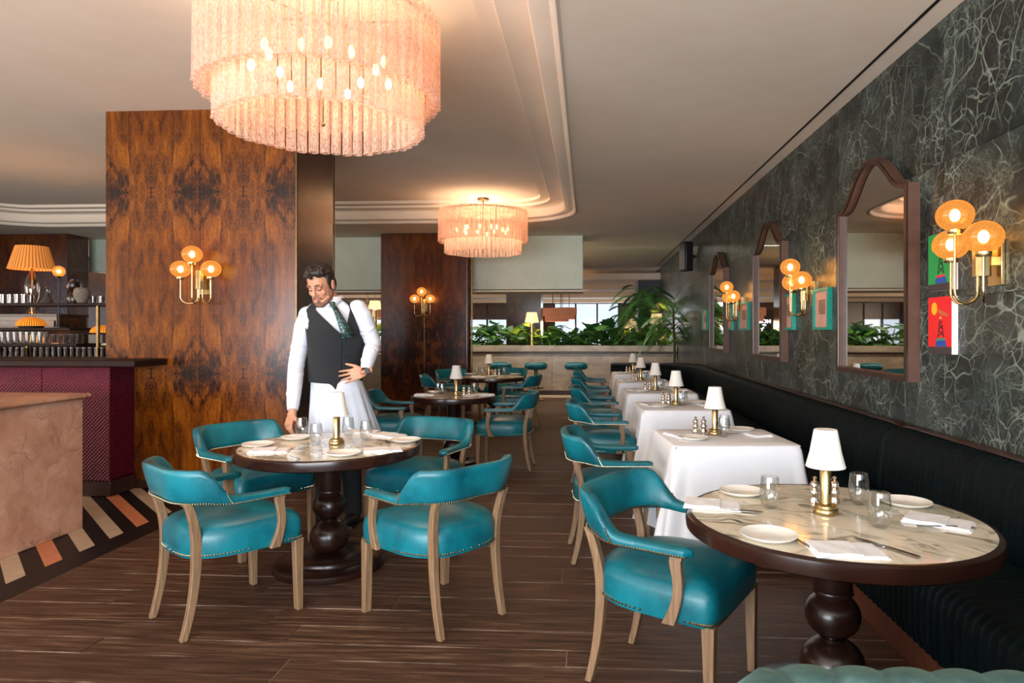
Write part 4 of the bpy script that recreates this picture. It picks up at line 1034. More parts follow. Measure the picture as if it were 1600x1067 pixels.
# back bar shelves
t = thing('back_bar_shelves', 'dark open shelving behind the bar, full of glassware', 'shelf', (-8.2, 7.1, 0))
x1 = AY(170, 500, 7.0).x + 8.2
for z, xx in ((1.13, x1), (1.30, x1 - .35), (1.475, AY(112, 500, 7.).x + 8.2), (1.745, x1)):
    obj('shelf_board', B().box(-3.6, xx, -.13, .2, z - .03, z), 'barwood', t, bevel=.004)
for px in (55, 164): 
    xx = AY(px, 540, 7.1).x + 8.2; obj('post', B().box(xx - .012, xx + .012, -.12, -.09, 1.13, 1.30 if px == 55 else 1.72), 'brass_dark', t, smooth=False)
obj('back_panel', B().box(-3.6, x1 - .35, .21, .24, .0, 1.47), 'barwood', t, smooth=False)
obj('lower_cabinet', B().box(-3.6, x1 - .05, -.12, .2, 0, 1.0), 'barwood', t, smooth=False)
def b_tum(r, h): return lambda: B().lathe([(0, .004), (r * .82, .003), (r, h), (r * .93, h), (r * .76, .01), (0, .012)], 12, cap=False)
rr = random.Random(5)
def glassrow(key, h, r, z, px0, px1, lab, g, rows=2, mat='barglass', yb=7.0):
    a, c = AY(px0, 500, yb).x, AY(px1, 500, yb).x; n = int((c - a) / (r * 2.15))
    for k in range(rows):
        for i in range(n):
            single(key, 'bar_glass', b_tum(r, h), mat, 'glass', lab, (a + (c - a) * (i + .5) / n, yb + .08 * k, z), 0, g)
glassrow('t1', .125, .032, 1.13, 0, 162, 'glass tumbler in the crowded row along the lowest shelf behind the bar', 'glasses on the lowest shelf behind the bar', 2)
glassrow('t2', .13, .030, 1.30, 0, 68, 'tall straight glass at the left of the shelf above the lowest row', 'tall glasses on the second shelf', 2)
glassrow('t3', .105, .034, 1.30, 70, 122, 'cut glass tumbler at the right of the shelf above the lowest row', 'cut glasses on the second shelf', 2)
glassrow('t4', .10, .035, 1.745, 0, 44, 'stacked tumbler at the left end of the top bar shelf', 'glasses on the left of the top shelf', 2)
glassrow('t5', .075, .035, 1.745, 140, 165, 'small glass at the right end of the top bar shelf', 'glasses on the right of the top shelf', 2)
# small lamp glow behind shelves: the warm shelf light
point(tuple(AY(30, 462, 7.35)), 3, (1, .5, .2), .05); point(tuple(AY(90, 530, 7.3)), 2, (1, .5, .2), .05)
# cabinet with big pleated lamp
pL = AY(50, 491, 7.75)
t = thing('rear_cabinet', 'dark cabinet behind the bar shelves carrying the pleated lamp', 'cabinet', (pL.x, 7.75, 0))
obj('body', B().box(-1.2, .5, -.22, .25, 0, pL.z - .03), 'veneer_red', t, smooth=False)
obj('top', B().box(-1.22, .52, -.24, .27, pL.z - .03, pL.z - .001), 'darkwood', t, bevel=.004)
obj('door', B().box(-.3, .48, -.235, -.222, .1, pL.z - .08), 'veneer_red', t, bevel=.003)
k = 7.75 / 1040
t = thing('pleated_lamp', 'large lamp with glowing pleated shade above the bar shelves', 'lamp', tuple(pL))
hz = lambda py: AY(50, py, 7.75).z - pL.z
obj('base', B().lathe([(.0, 0), (.09, .003), (.07, .02), (.02, .07), (.022, .10), (.065, .2), (.078, hz(448)), (.06, hz(437)), (.03, hz(427)), (.016, hz(420))], 28), 'barglass', t)
obj('stem', B().lathe([(.008, .0), (.008, hz(417)), (.014, hz(416))], 10), 'brass', t)
obj('lamp_shade', B().rings([[(rr_ * (1 + .012 * (j % 2)) * math.cos(2 * PI * j / 96), rr_ * (1 + .012 * (j % 2)) * math.sin(2 * PI * j / 96), z) for j in range(96)] for rr_, z in ((.243, hz(421)), (.165, hz(385)))], False, False), 'shade_lit', t)
point((0, 0, hz(400)), 4, (1, .5, .18), .06, t)
pg_ = AY(92, 424, 7.0); zb = 1.475
t = thing('globe_lamp', 'thin-stemmed lamp with one small glowing globe by the pleated shade', 'lamp', (pg_.x, 7.0, zb))
obj('stem', B().lathe([(.05, 0), (.05, .012), (.007, .02), (.007, pg_.z - zb - .06)], 16), 'black', t)
gl_ = obj('glass_globe', B().sphere((0, 0, pg_.z - zb), .062, 20, 12), 'globe', t); obj('bulb', B().sphere((0, 0, pg_.z - zb), .02, 10, 8), 'bulb', gl_)
obj('cup', B().lathe([(.02, pg_.z - zb - .075), (.03, pg_.z - zb - .055)], 14), 'brass_dark', t)
point((0, 0, pg_.z - zb), 2, (1, .55, .2), .05, t)
def segdome(label, px, z, y, r):
    p = AY(px, 500, y)
    t = thing('amber_dome_lamp', label, 'lamp', (p.x, y, z), 0, 'low amber glass dome lamps')
    n = 48; rs = []
    for q in range(1, 9):
        a = PI / 2 * q / 8; rs.append([(r * math.sin(a) * (1 - .05 * (abs(math.sin(4 * 2 * PI * j / n / 1)) < .2)) * math.cos(2 * PI * j / n), r * math.sin(a) * (1 - .05 * (abs(math.sin(8 * PI * j / n)) < .2)) * math.sin(2 * PI * j / n), .02 + r * .72 * math.cos(a)) for j in range(n)])
    obj('lamp_shade', B().rings(rs, False, True), 'amber_lit', t); obj('base', B().lathe([(r * .8, 0), (r * .85, .02)], 24), 'black', t)
segdome('low glowing amber dome lamp under the pleated lamp', 49, 1.475, 7.0, .14)
pz = AY(160, 517, 6.9)
segdome('amber dome lamp at the right end of the bar shelves, by the column', 160, 1.40, 7.12, .12)
obj('lamp_stand', B().box(-.1, .1, -.08, .08, 1.305, 1.4), 'darkwood', loc=(AY(160, 500, 7.12).x, 7.12, 0), label='small dark plinth under the right amber dome lamp behind the bar', cat='stand')
pd = AY(75, 470, 7.0)
d_ = obj('decanter', B().lathe([(.0, .003), (.075, .003), (.07, .02), (.045, .06), (.016, .11), (.014, .16), (.022, .175)], 24), 'barglass', loc=(pd.x, 7.0, 1.745), label='flared glass decanter on the top bar shelf right of the pleated lamp', cat='decanter')
pd = AY(113, 470, 7.0)
vb = B().lathe([(.0, 0), (.045, 0), (.06, .05), (.045, .10), (.028, .12), (.05, .15), (.068, .19), (.055, .235), (.03, .25), (.03, .262)], 28)
t = thing('glazed_jug', 'black bulbous glazed jug with a handle on the top bar shelf', 'jug', (pd.x, 7.02, 1.745))
obj('body', vb, 'darkwood', t); obj('handle', B().tube([(.05, 0, .23), (.09, 0, .24), (.105, 0, .20), (.09, 0, .16), (.06, 0, .15)], .008, 8), 'black', t)
pd = AY(130, 470, 6.95)
obj('textured_vase', B().lathe([(0, 0), (.04, 0), (.072, .05), (.083, .10), (.072, .15), (.05, .165), (.045, .16)], 14), simple('rough_clay', 0x8A7A6C, 0x5A4C42, .8, 0, 60, .6), loc=(pd.x, 6.93, 1.745), label='squat rough grey vase in front of the black jug on the top bar shelf', cat='vase')
# travertine block behind the waiter
p = AY(585, 600, 12.2)
obj('stone_pedestal', B().box(-.35, .18, 0, .5, 0, 1.0), 'travertine', loc=(p.x, 12.6, 0), bevel=.01, label='pale travertine block beside the red column behind the waiter', cat='pedestal')
# planter table lamps
def plamp(label, px, pyb, pyt, y):
    p = AY(px, 505, y); z0 = 1.04
    t = thing('shaded_lamp', label, 'lamp', (p.x, y, z0), 0, 'cream-shaded lamps among the plants'); f = lambda py: AY(px, py, y).z - z0
    obj('base', B().lathe([(.10, 0), (.10, .03), (.05, .05), (.05, f(pyb) - .03), (.02, f(pyb))], 20), 'brass', t)
    obj('lamp_shade', B().lathe([(.165, f(pyb) - .01), (.115, f(pyt))], 28, cap=False), 'shade_cream', t)
    point((0, 0, (f(pyb) + f(pyt)) / 2), 12, (1, .6, .28), .05, t)
plamp('cream-shaded table lamp standing among the planter plants', 831, 503, 488, 15.35)
plamp('cream-shaded lamp among the plants far beyond the waiter', 586, 482, 470, 15.4)
plamp('lamp glowing through the palm leaves at the right end of the planter', 1026, 505, 490, 15.6)
plamp('small lamp behind the plants near the far windows', 985, 512, 498, 15.6)
# white lit sign among the plants
sp_ = AX(1186, 505, 1.955)
t = thing('neon_sign', 'small white lit sign on a dark board, seen only in the middle mirror', 'sign', (-2.42, 24.6, 1.74))
obj('board', B().box(-.55, .55, 0, .05, -1.74, .45), 'black', t, bevel=.01)
def txt(s, x, z, sz):
    cu = bpy.data.curves.new('lettering', 'FONT'); cu.body = s; cu.size = sz; cu.extrude = .008; cu.align_x = 'CENTER'; 
    tmp = bpy.data.objects.new('lettering', cu); COL.objects.link(tmp); bpy.context.view_layer.update()
    me = bpy.data.meshes.new_from_object(tmp); bpy.data.objects.remove(tmp); me.materials.clear(); me.materials.append(M['neon'])
    o = bpy.data.objects.new('lettering', me); COL.objects.link(o); o.parent = t; o.location = (x, -.012, z); o.rotation_euler = (PI / 2, 0, 0)
txt('NORIA', 0, -.02, .20)
ab = B()
for (a, c, e) in (((-.14, -.08), (.14, -.08), .015), ((-.12, -.08), (0, -.24), .015), ((.12, -.08), (0, -.24), .015), ((0, -.24), (0, -.31), .015)): ab.tube([(a[0], -.012, a[1]), (c[0], -.012, c[1])], e, 6)
obj('emblem', ab, 'neon', t)
# ================================================================== PLANTS
def leaf_mesh(key, mat, L=.2, w=.12, lobed=False):
    if key in PROTO: return PROTO[key]
    n = 7; vs = []; fs = []
    for i in range(n + 1):
        f = i / n; x = -.12 * L * (f < .01) + L * f; ww = w * (math.sin(PI * min(1, f ** .62)) ** .8 + .02) * (1 if not lobed or i % 2 == 0 else .72)
        z = -.22 * L * f * f
        vs += [(x, -ww, z - .12 * ww), (x, 0, z + .10 * ww), (x, ww, z - .12 * ww)]
    for i in range(n):
        a = i * 3; fs += [(a, a + 1, a + 4, a + 3), (a + 1, a + 2, a + 5, a + 4)]
    o_ = len(vs); vs += [(-.7 * L, -.004, -.35 * L), (-.7 * L, .004, -.35 * L), (0, .003, 0), (0, -.003, 0)]; fs.append((o_, o_ + 1, o_ + 2, o_ + 3))
    PROTO[key] = B().add(vs, fs).mesh('leaf', mat); return PROTO[key]
for key, mat, L, w, lb in (('l1', 'leaf', .26, .13, 0), ('l2', 'leaf2', .32, .16, 0), ('l3', 'leaf3', .24, .12, 0), ('l4', 'leaf', .34, .045, 0), ('l5', 'leafd', .34, .19, 1)): leaf_mesh(key, mat, L, w, lb)
rp = random.Random(11)
def leafy(label, x, y, z0, h, sp, keys, nl, g='leafy plants in the stone planter'):
    t = thing('leafy_plant', label, 'plant', (x, y, z0), 0, g)
    obj('stem', B().tube([(0, 0, 0), (.02, .01, h * .45), (-.01, 0, h * .8)], .012, 6), 'stem', t)
    for i in range(nl):
        k = rp.choice(keys); a = rp.uniform(0, 2 * PI); f = rp.random(); r = sp * (.25 + .75 * rp.random()); z = h * (.12 + .88 * f)
        o = obj('leaf', PROTO[k], 'leaf', t, loc=(r * math.cos(a) * .8, r * math.sin(a) * .45, z)); s_ = rp.uniform(.7, 1.15)
        o.scale = (s_, s_, s_); o.rotation_euler = (rp.uniform(-.4, .4), rp.uniform(-.9, .5), a + rp.uniform(-.6, .6))
plants = [
    (748, .52, ['l1', 'l2', 'l1'], 'tangled green plant at the left end of the visible planter, by the column'), (778, .58, ['l2', 'l2', 'l4'], 'grey-green broad-leaved plant beside the leftmost planter bush'),
    (806, .55, ['l3', 'l2', 'l1'], 'tall pale-leaved plant left of the cream planter lamp'), (826, .30, ['l3', 'l1'], 'low lime-leaved plant at the foot of the cream planter lamp'),
    (850, .55, ['l4', 'l1', 'l3'], 'feathery plant right of the cream planter lamp'), (872, .40, ['l4', 'l1'], 'grassy plant in front of the distant drum chandelier'),
    (898, .34, ['l4', 'l5'], 'low dark fern in front of the left far window'), (918, .52, ['l4', 'l5'], 'thin tall dark plant against the far windows'),
    (940, .56, ['l5'], 'dark lobed plant against the right far window'), (962, .40, ['l1', 'l3', 'l4'], 'low plant with one lime leaf right of the far windows'),
    (984, .45, ['l1', 'l5'], 'dark bushy plant at the foot of the tall palms'), (1010, .42, ['l1', 'l4'], 'green bush between the two palm trunks'), (1036, .42, ['l4', 'l1'], 'grassy bush at the right end of the planter')]
for px, h, ks, lab in plants: leafy(lab, AY(px, 520, 15.45).x, 15.45 + rp.uniform(-.1, .1), 1.04, h, .42, ks, 22)
for x, lab in ((-3.0, 'green plant in the planter just behind the red walnut column'), (-3.7, 'bushy planter plant wholly behind the red walnut column'), (-4.95, 'green plant at the foot of the cream lamp beyond the waiter'), (-5.5, 'green plant beyond the shoulder of the waiter'), (-11.5, 'green plant seen between the bar shelves and the wide column')):
    leafy(lab, x, 15.45, 1.04, .55, .5, ['l1', 'l2', 'l3'], 16, 'leafy plants in the half-hidden stretch of planter')
fb = B()
for i in range(5200):
    x = rp.uniform(-11.5, 1.9); y = rp.uniform(15.15, 15.8); z = 1.03 + rp.random() ** 1.2 * .36; a = rp.uniform(0, 2 * PI); L = rp.uniform(.07, .15); w = L * rp.uniform(.15, .4); d = Vector((math.cos(a), math.sin(a), rp.uniform(-.2, .9))).normalized(); s_ = d.cross(Vector((0, 0, 1))).normalized()
    p = Vector((x, y, z)); fb.add([p, p + d * L * .5 + s_ * w, p + d * L, p + d * L * .5 - s_ * w], [(0, 1, 2, 3)])
obj('ground_foliage', fb, 'leaf', smooth=False, kind='stuff', label='low dense green foliage filling the planter from end to end', cat='foliage')
def palm(label, x, y, z0, h, nf, L, g, droop=1.):
    t = thing('palm_plant', label, 'palm', (x, y, z0), 0, g)
    obj('trunk', B().tube([(0, 0, 0), (.03, 0, h * .5), (0, .02, h)], [.035, .028, .022], 8), 'stem', t)
    if z0 < .1: obj('pot', B().lathe([(.0, 0), (.14, 0), (.19, .3), (.2, .32), (.17, .32), (.16, .28), (0, .28)], 24), 'black', t)
    for i in range(nf):
        a = 2 * PI * i / nf * 1.618 * 2 + rp.uniform(-.3, .3); zz = h * (.62 + .4 * rp.random()); up = rp.uniform(.15, 1.15); l = L * rp.uniform(.7, 1.1); b = B(); pts = []
        for q in range(9):
            f = q / 8; r = l * (f * .85); pts.append(Vector((r * math.cos(a), r * math.sin(a), zz + l * (up * f - droop * .95 * f * f))))
        b.tube(pts, [.006 - .0005 * q for q in range(9)], 4)
        for q in range(2, 30):
            f = q / 30 * 8; k = int(f); p = pts[k].lerp(pts[min(k + 1, 8)], f - k); tv = (pts[min(k + 1, 8)] - pts[max(0, k - 1)]).normalized(); sv = tv.cross(Vector((0, 0, 1))).normalized(); ll = l * .33 * math.sin(PI * min(1, .15 + q / 32 * .85)) + .02
            for sg_ in (-1, 1):
                d = (tv * .55 + sv * sg_ * .8 + Vector((0, 0, -.28))).normalized(); wv = d.cross(Vector((0, 0, 1))).normalized() * .011
                b.add([p, p + d * ll * .4 + wv, p + d * ll, p + d * ll * .4 - wv], [(0, 1, 2, 3)])
        obj('frond', b, 'leafd', t, smooth=False)
pgp = 'palms at the back right corner'
palm('tallest palm in the planter corner under the marble wall end', AY(1012, 480, 15.4).x, 15.4, 1.04, 1.2, 24, 1.0, pgp)
palm('second palm in the planter, left of the tallest', AY(985, 480, 15.5).x, 15.5, 1.04, .8, 18, .75, pgp)
palm('palm standing on the floor in the corner, its fronds hanging over the planter edge', AY(1052, 520, 13.6).x, 13.6, 0, 1.9, 22, .85, pgp, 1.15)
palm('short spiky palm behind the lime leaf in the planter', AY(945, 500, 15.6).x, 15.6, 1.04, .42, 12, .5, pgp)
palm('small feathery palm against the left half of the far windows', AY(908, 500, 15.65).x, 15.65, 1.04, .40, 12, .45, pgp)
palm('small feathery palm beneath the distant drum chandelier', AY(868, 500, 15.65).x, 15.65, 1.04, .42, 12, .42, pgp)
palm('feathery palm by the leftmost grey-green planter plant', AY(764, 500, 15.6).x, 15.6, 1.04, .45, 12, .42, pgp)
palm('full palm rising left of the near-black far column', AY(1000, 500, 15.75).x, 15.75, 1.04, 1.3, 22, .8, pgp)
#PART4
# ================================================================== WAITER
base = AY(527, 600, 4.87); base.z = 0
t = thing('person', 'waiter in black waistcoat, green tie and white apron leaning to lay the round table', 'person', tuple(base))
def fig(name, b, mat, vox=None, smooth_it=0, solid=0, sub=0, smooth=True):
    b.xf(Matrix.Translation(-base)); o = obj(name, b, mat, t, smooth=smooth)
    if vox: md = o.modifiers.new('remesh', 'REMESH'); md.mode = 'VOXEL'; md.voxel_size = vox; md.use_smooth_shade = True
    if smooth_it: md = o.modifiers.new('smooth', 'SMOOTH'); md.factor = .5; md.iterations = smooth_it
    if solid: md = o.modifiers.new('solid', 'SOLIDIFY'); md.thickness = solid; md.offset = 1
    if sub: md = o.modifiers.new('sub', 'SUBSURF'); md.levels = sub; md.render_levels = sub
    return o
TW = math.radians(38)
def twf(py): return math.radians(38 - 17 * max(0, min(1, (522 - py) / 46)))
TR = [  # py, centre px, half width px, depth ratio, Y of centre
    (640, 530, 36, .72, 4.88), (612, 528, 37, .70, 4.88), (596, 525, 36.5, .68, 4.87), (570, 526, 38, .66, 4.86), (540, 526.5, 39.5, .66, 4.83), (515, 525, 40, .66, 4.80),
    (497, 521, 41.5, .60, 4.79), (485, 519, 40, .54, 4.78), (476, 519, 31, .50, 4.775), (469, 518, 18, .70, 4.77), (462, 516, 13.5, .95, 4.765)]
def trow(py):
    if py >= TR[0][0]: return TR[0]
    for a, b_ in zip(TR, TR[1:]):
        if b_[0] <= py <= a[0]:
            f = (a[0] - py) / (a[0] - b_[0]); f2 = f
            return tuple(a[i] + (b_[i] - a[i]) * f2 for i in range(5))
    return TR[-1]
def ring(py, grow, n=64):
    TW = twf(py); _, cx_, hw, dr, yy = trow(py); c = AY(cx_, py, yy); rx = hw * .00468 * 1.03 + grow; ry = hw * .00468 * dr + grow; P = []
    for j in range(n):
        a = 2 * PI * j / n   # a = 0 is the front
        e = .9; x = math.copysign(abs(math.sin(a)) ** e, math.sin(a)) * rx; y = -math.copysign(abs(math.cos(a)) ** e, math.cos(a)) * ry
        P.append(Vector((c.x + x * math.cos(TW) - y * math.sin(TW), c.y + x * math.sin(TW) + y * math.cos(TW), c.z)))
    return P
sL, eL, wL = AY(479, 491, 4.78), AY(463, 570, 4.76), AY(457, 643, 4.60)
sR, eR, wR = AY(562, 481, 4.80), AY(583, 536, 4.86), AY(571, 580, 4.68)
hp = AY(527, 612, 4.88)
# --- hands
def hand(b, wrist, d, s_, curls, sc=1.08, thumb=(.62, .62, .35), spread=.10):
    d = d.normalized(); s_ = (s_ - d * s_.dot(d)).normalized(); n = d.cross(s_).normalized() * hand.sign
    b.tube([wrist - d * .05, wrist, wrist + d * .03 * sc], [(.027, .022), (.028, .020), (.034, .018)], 12)
    for q in range(5):
        o = (-.030 + .015 * q) * sc
        b.tube([wrist + d * .0 + s_ * o * .5, wrist + d * .05 * sc + s_ * o, wrist + d * .095 * sc + s_ * o * 1.08], [.013, .0145, .0115], 10)
    for q, (ln, oo) in enumerate(((.074, .033), (.083, .011), (.077, -.011), (.06, -.032))):
        p = wrist + d * .088 * sc + s_ * oo * sc; dd = (d + s_ * (oo / .033) * spread).normalized(); pts = [p]; ang_ = 0
        for k, fr in enumerate((.45, .31, .24)):
            ang_ += curls[q][k]; v = dd * math.cos(ang_) + n * math.sin(ang_); p = p + v * ln * fr * sc; pts.append(p)
        b.tube(pts, [.0098, .0092, .0085, .0066], 8); b.sphere(pts[-1], .0070, 8, 6)
    p = wrist + d * .028 * sc + s_ * .026 * sc; v = d * thumb[0] + s_ * thumb[1] + n * thumb[2]; v.normalize()
    q1 = p + v * .042 * sc; v2 = (v + d * .5 + n * .15).normalized(); q2 = q1 + v2 * .03 * sc; q3 = q2 + (v2 + n * .1).normalized() * .024 * sc
    b.tube([p, q1, q2, q3], [.015, .012, .0105, .0082], 8); b.sphere(q3, .0082, 8, 6)
body = B()
TRb = [ring(py, -.014, 32) for py in (640, 612, 596, 570, 540, 515, 497, 485, 476, 469, 462)]; body.rings(TRb)
neck0, headc = AY(517, 468, 4.77), AY(501.5, 446, 4.70)
body.tube([AY(518, 478, 4.78), neck0, headc + Vector((.02, .03, -.06))], [.07, .062, .058], 16)
for (a, e, w) in ((sL, eL, wL), (sR, eR, wR)):
    body.tube([a, a.lerp(e, .5), e, e.lerp(w, .4), w], [.052, .047, .04, .038, .027], 12)
hand.sign = -1
touch = G(455, 681, .772)
dL = (touch - wL).normalized(); 
hand(body, wL, Vector((-.10, -.42, -.90)), Vector((.75, -.55, .15)), [(.25, .45, .35), (.35, .5, .35), (.5, .55, .4), (.65, .6, .4)], 1.08, (.7, .5, .5))
hand.sign = -1
hand(body, wR, Vector((-.93, -.16, -.26)), Vector((-.15, -.05, 1)), [(.0, .12, .1), (.05, .15, .1), (.10, .2, .15), (.18, .25, .2)], 1.08, (.70, .65, .0), .16)
# legs under trousers
for sx in (-1, 1):
    h0 = hp + Vector((sx * .085, 0, -.05)); k0 = Vector((base.x + sx * .10, 4.88, .52)); f0 = Vector((base.x + sx * .11, 4.90, .09))
    body.tube([h0, k0, f0], [.085, .055, .04], 12)
# head, built facing -Y then turned
HS = 1.14
RM = Matrix.Translation(headc) @ Matrix.Rotation(math.radians(-7), 4, 'Z') @ Matrix.Rotation(math.radians(27), 4, 'X') @ Matrix.Rotation(math.radians(-4), 4, 'Y') @ Matrix.Scale(HS, 4)
hd = B(); hd.sphere((0, .012, .032), (.074, .094, .092), 24, 16); hd.sphere((0, -.018, -.035), (.058, .070, .078), 20, 14); hd.sphere((0, -.066, -.092), (.026, .022, .02), 14, 10)
hd.tube([(-.048, -.03, -.065), (-.02, -.068, -.092), (.02, -.068, -.092), (.048, -.03, -.065)], .019, 10)
hd.sphere((.038, -.062, -.022), (.020, .014, .022), 10, 8); hd.sphere((-.038, -.062, -.022), (.020, .014, .022), 10, 8)
hd.tube([(0, -.084, .022), (0, -.096, .0), (0, -.108, -.018), (0, -.105, -.028)], [.0075, .009, .012, .011], 10)
hd.sphere((.011, -.094, -.027), .0085, 8, 6); hd.sphere((-.011, -.094, -.027), .0085, 8, 6)
hd.tube([(-.05, -.066, .028), (-.025, -.084, .03), (0, -.084, .024), (.025, -.084, .03), (.05, -.066, .028)], .010, 8)
for sx in (-1, 1):
    hd.sphere((sx * .029, -.074, .008), (.015, .012, .011), 12, 8); hd.sphere((sx * .078, .008, -.006), (.010, .021, .033), 10, 8); hd.sphere((sx * .083, .012, .012), (.006, .017, .016), 10, 8)
hd.tube([(0, .03, -.04), (0, .04, -.12)], [.055, .055], 14)
hd.xf(RM); body.add(hd.v, hd.f)
fig('body', body, 'skin', .0045, 5)
# face details
def face(nm, b, mat, **k): b.xf(RM); return fig(nm, b, mat, **k)
for sx in (-1, 1):
    face('eyebrow', B().tube([(sx * .012, -.0925, .030), (sx * .028, -.0945, .037), (sx * .046, -.083, .034)], [.0032, .0042, .0022], 6), 'hair')
    face('eyelashes', B().tube([(sx * .016, -.0865, .004), (sx * .029, -.0895, .0), (sx * .043, -.080, .004)], .0018, 6), 'hair')
face('mouth', B().tube([(-.024, -.083, -.057), (-.010, -.0925, -.054), (0, -.0935, -.056), (.010, -.0925, -.054), (.024, -.083, -.057)], [.001, .0042, .0040, .0042, .001], 8), 'lip')
bd = B(); bd.tube([(-.062, .0, -.02), (-.057, -.018, -.06), (-.036, -.055, -.089), (-.014, -.080, -.101), (.014, -.080, -.101), (.036, -.055, -.089), (.057, -.018, -.06), (.062, .0, -.02)], [.013, .017, .020, .019, .019, .020, .017, .013], 10)
bd.tube([(-.030, -.077, -.066), (-.02, -.0895, -.045), (0, -.0945, -.043), (.02, -.0895, -.045), (.030, -.077, -.066)], [.004, .0038, .0032, .0038, .004], 6); bd.sphere((0, -.082, -.078), (.014, .01, .008), 8, 6)
face('beard', bd, 'stubble', vox=.0035, smooth_it=3)
hb = B(); hb.sphere((0, .03, .050), (.083, .093, .094), 22, 14); hb.sphere((0, .055, .0), (.074, .062, .085), 18, 12); hb.sphere((0, -.026, .106), (.060, .056, .030), 16, 10); hb.sphere((-.02, -.042, .102), (.035, .036, .026), 12, 8); hb.sphere((.035, -.030, .10), (.035, .045, .036), 12, 8)
for sx in (-1, 1): hb.sphere((sx * .070, -.004, .030), (.012, .026, .046), 10, 8); hb.sphere((sx * .0685, -.012, -.004), (.007, .012, .026), 8, 6)
rr = random.Random(2)
for i in range(46):
    a = rr.uniform(0, 2 * PI); e = rr.uniform(.2, 1.2); c_ = Vector((.07 * math.cos(a) * math.cos(e), .02 + .08 * math.sin(a) * math.cos(e) - .02, .062 + .075 * math.sin(e)))
    hb.tube([c_, c_ + Vector((.012 * math.cos(a) + .012, -.02 + .01 * math.sin(a), .009))], [.012, .006], 6)
face('hair', hb, 'hair', vox=.0045, smooth_it=2)
# --- shirt
sh = B(); sh.rings([ring(py, .004, 40) for py in (640, 612, 596, 570, 540, 515, 497, 485, 476, 469.5)])
for (a, e, w, nm) in ((sL, eL, wL, 0), (sR, eR, wR, 1)):
    d = (e - a); pts = [a + Vector((.02 if not nm else -.02, 0, .004)), a.lerp(e, .25), a.lerp(e, .6), e, e.lerp(w, .3), e.lerp(w, .65), e.lerp(w, .88), e.lerp(w, .9)]
    sh.tube(pts, [.066, .070, .062, .058, .056, .049, .043, .040], 18)
    for q in range(7):      # sleeve creases near the elbow and cuff
        f = [.55, .72, .88, 1.05, 1.2, 1.38, 1.6][q]; p = a.lerp(e, f) if f < 1 else e.lerp(w, f - 1); ax = ((e - a) if f < 1 else (w - e)).normalized()
        u = ax.cross(Vector((0, 1, .3))).normalized(); v = ax.cross(u).normalized(); R_ = [.064, .062, .060, .060, .057, .054, .050][q]
        sh.tube([p + (u * math.cos(th) + v * math.sin(th)) * (R_ - .002) + ax * .02 * math.sin(th * 1.5 + q) for th in [q * 1.3 + .35 * k for k in range(8)]], [.003, .006, .007, .008, .008, .007, .006, .003], 6)
    ax = (w - e).normalized(); sh.tube([e.lerp(w, .84), e.lerp(w, .97)], [.040, .038], 18)
sh.sphere(sL + Vector((.012, 0, -.006)), (.070, .066, .066), 16, 12); sh.sphere(sR + Vector((-.014, 0, -.006)), (.070, .066, .066), 16, 12)
fig('shirt', sh, 'shirt', .006, 3)
# collar
for sgn in (-1, 1):
    cb_ = B(); c_ = AY(518, 468, 4.77); R0 = .070; vs = []; m_ = 10
    for i in range(m_ + 1):
        a = twf(470) + sgn * (.14 + 2.7 * i / m_); hh = .036 - .006 * (i / m_)
        dx, dy = math.sin(a), -math.cos(a); drop = .052 * max(0, 1 - i / 3.2)
        vs += [c_ + Vector((dx * R0 * 1.02, dy * R0, .030 - .016 * max(0, 1 - i / 5))), c_ + Vector((dx * (R0 + .018), dy * (R0 + .020), -.012 - drop))]
    cb_.add(vs, [(2 * i, 2 * i + 1, 2 * i + 3, 2 * i + 2) for i in range(m_)]); fig('collar', cb_, 'shirt', solid=.004)
# tie
pts = [AY(522, 479, 4.68), AY(526, 487, 4.665), AY(534, 503, 4.655), AY(541, 519, 4.66), AY(543, 528, 4.67)]
tb_ = B(); ws = [.016, .019, .030, .040, .038]; u = Vector((math.cos(TW), math.sin(TW), .1)).normalized(); vs = []
for p, w in zip(pts, ws): vs += [p - u * w, p + Vector((.2, -.9, 0)) * .008, p + u * w]
tb_.add(vs, [(3 * i + k, 3 * i + 1 + k, 3 * i + 4 + k, 3 * i + 3 + k) for i in range(4) for k in (0, 1)])
tm = MT('green_tie_silk'); v_ = tm.n('ShaderNodeTexVoronoi'); tm.set(v_.inputs['Vector'], tm.coord('Position')); v_.inputs['Scale'].default_value = 60
tm.pbsdf(tm.ramp(v_.outputs[0], [(.2, 0x6A9088), (.35, 0x1E3A38), (1, 0x14302E)]), .45)
fig('necktie', tb_, tm.m, solid=.006)
fig('tie_knot', B().tube([AY(519, 473, 4.69), AY(522.5, 482, 4.668)], [(.024, .014), (.015, .012)], 12), tm.m)
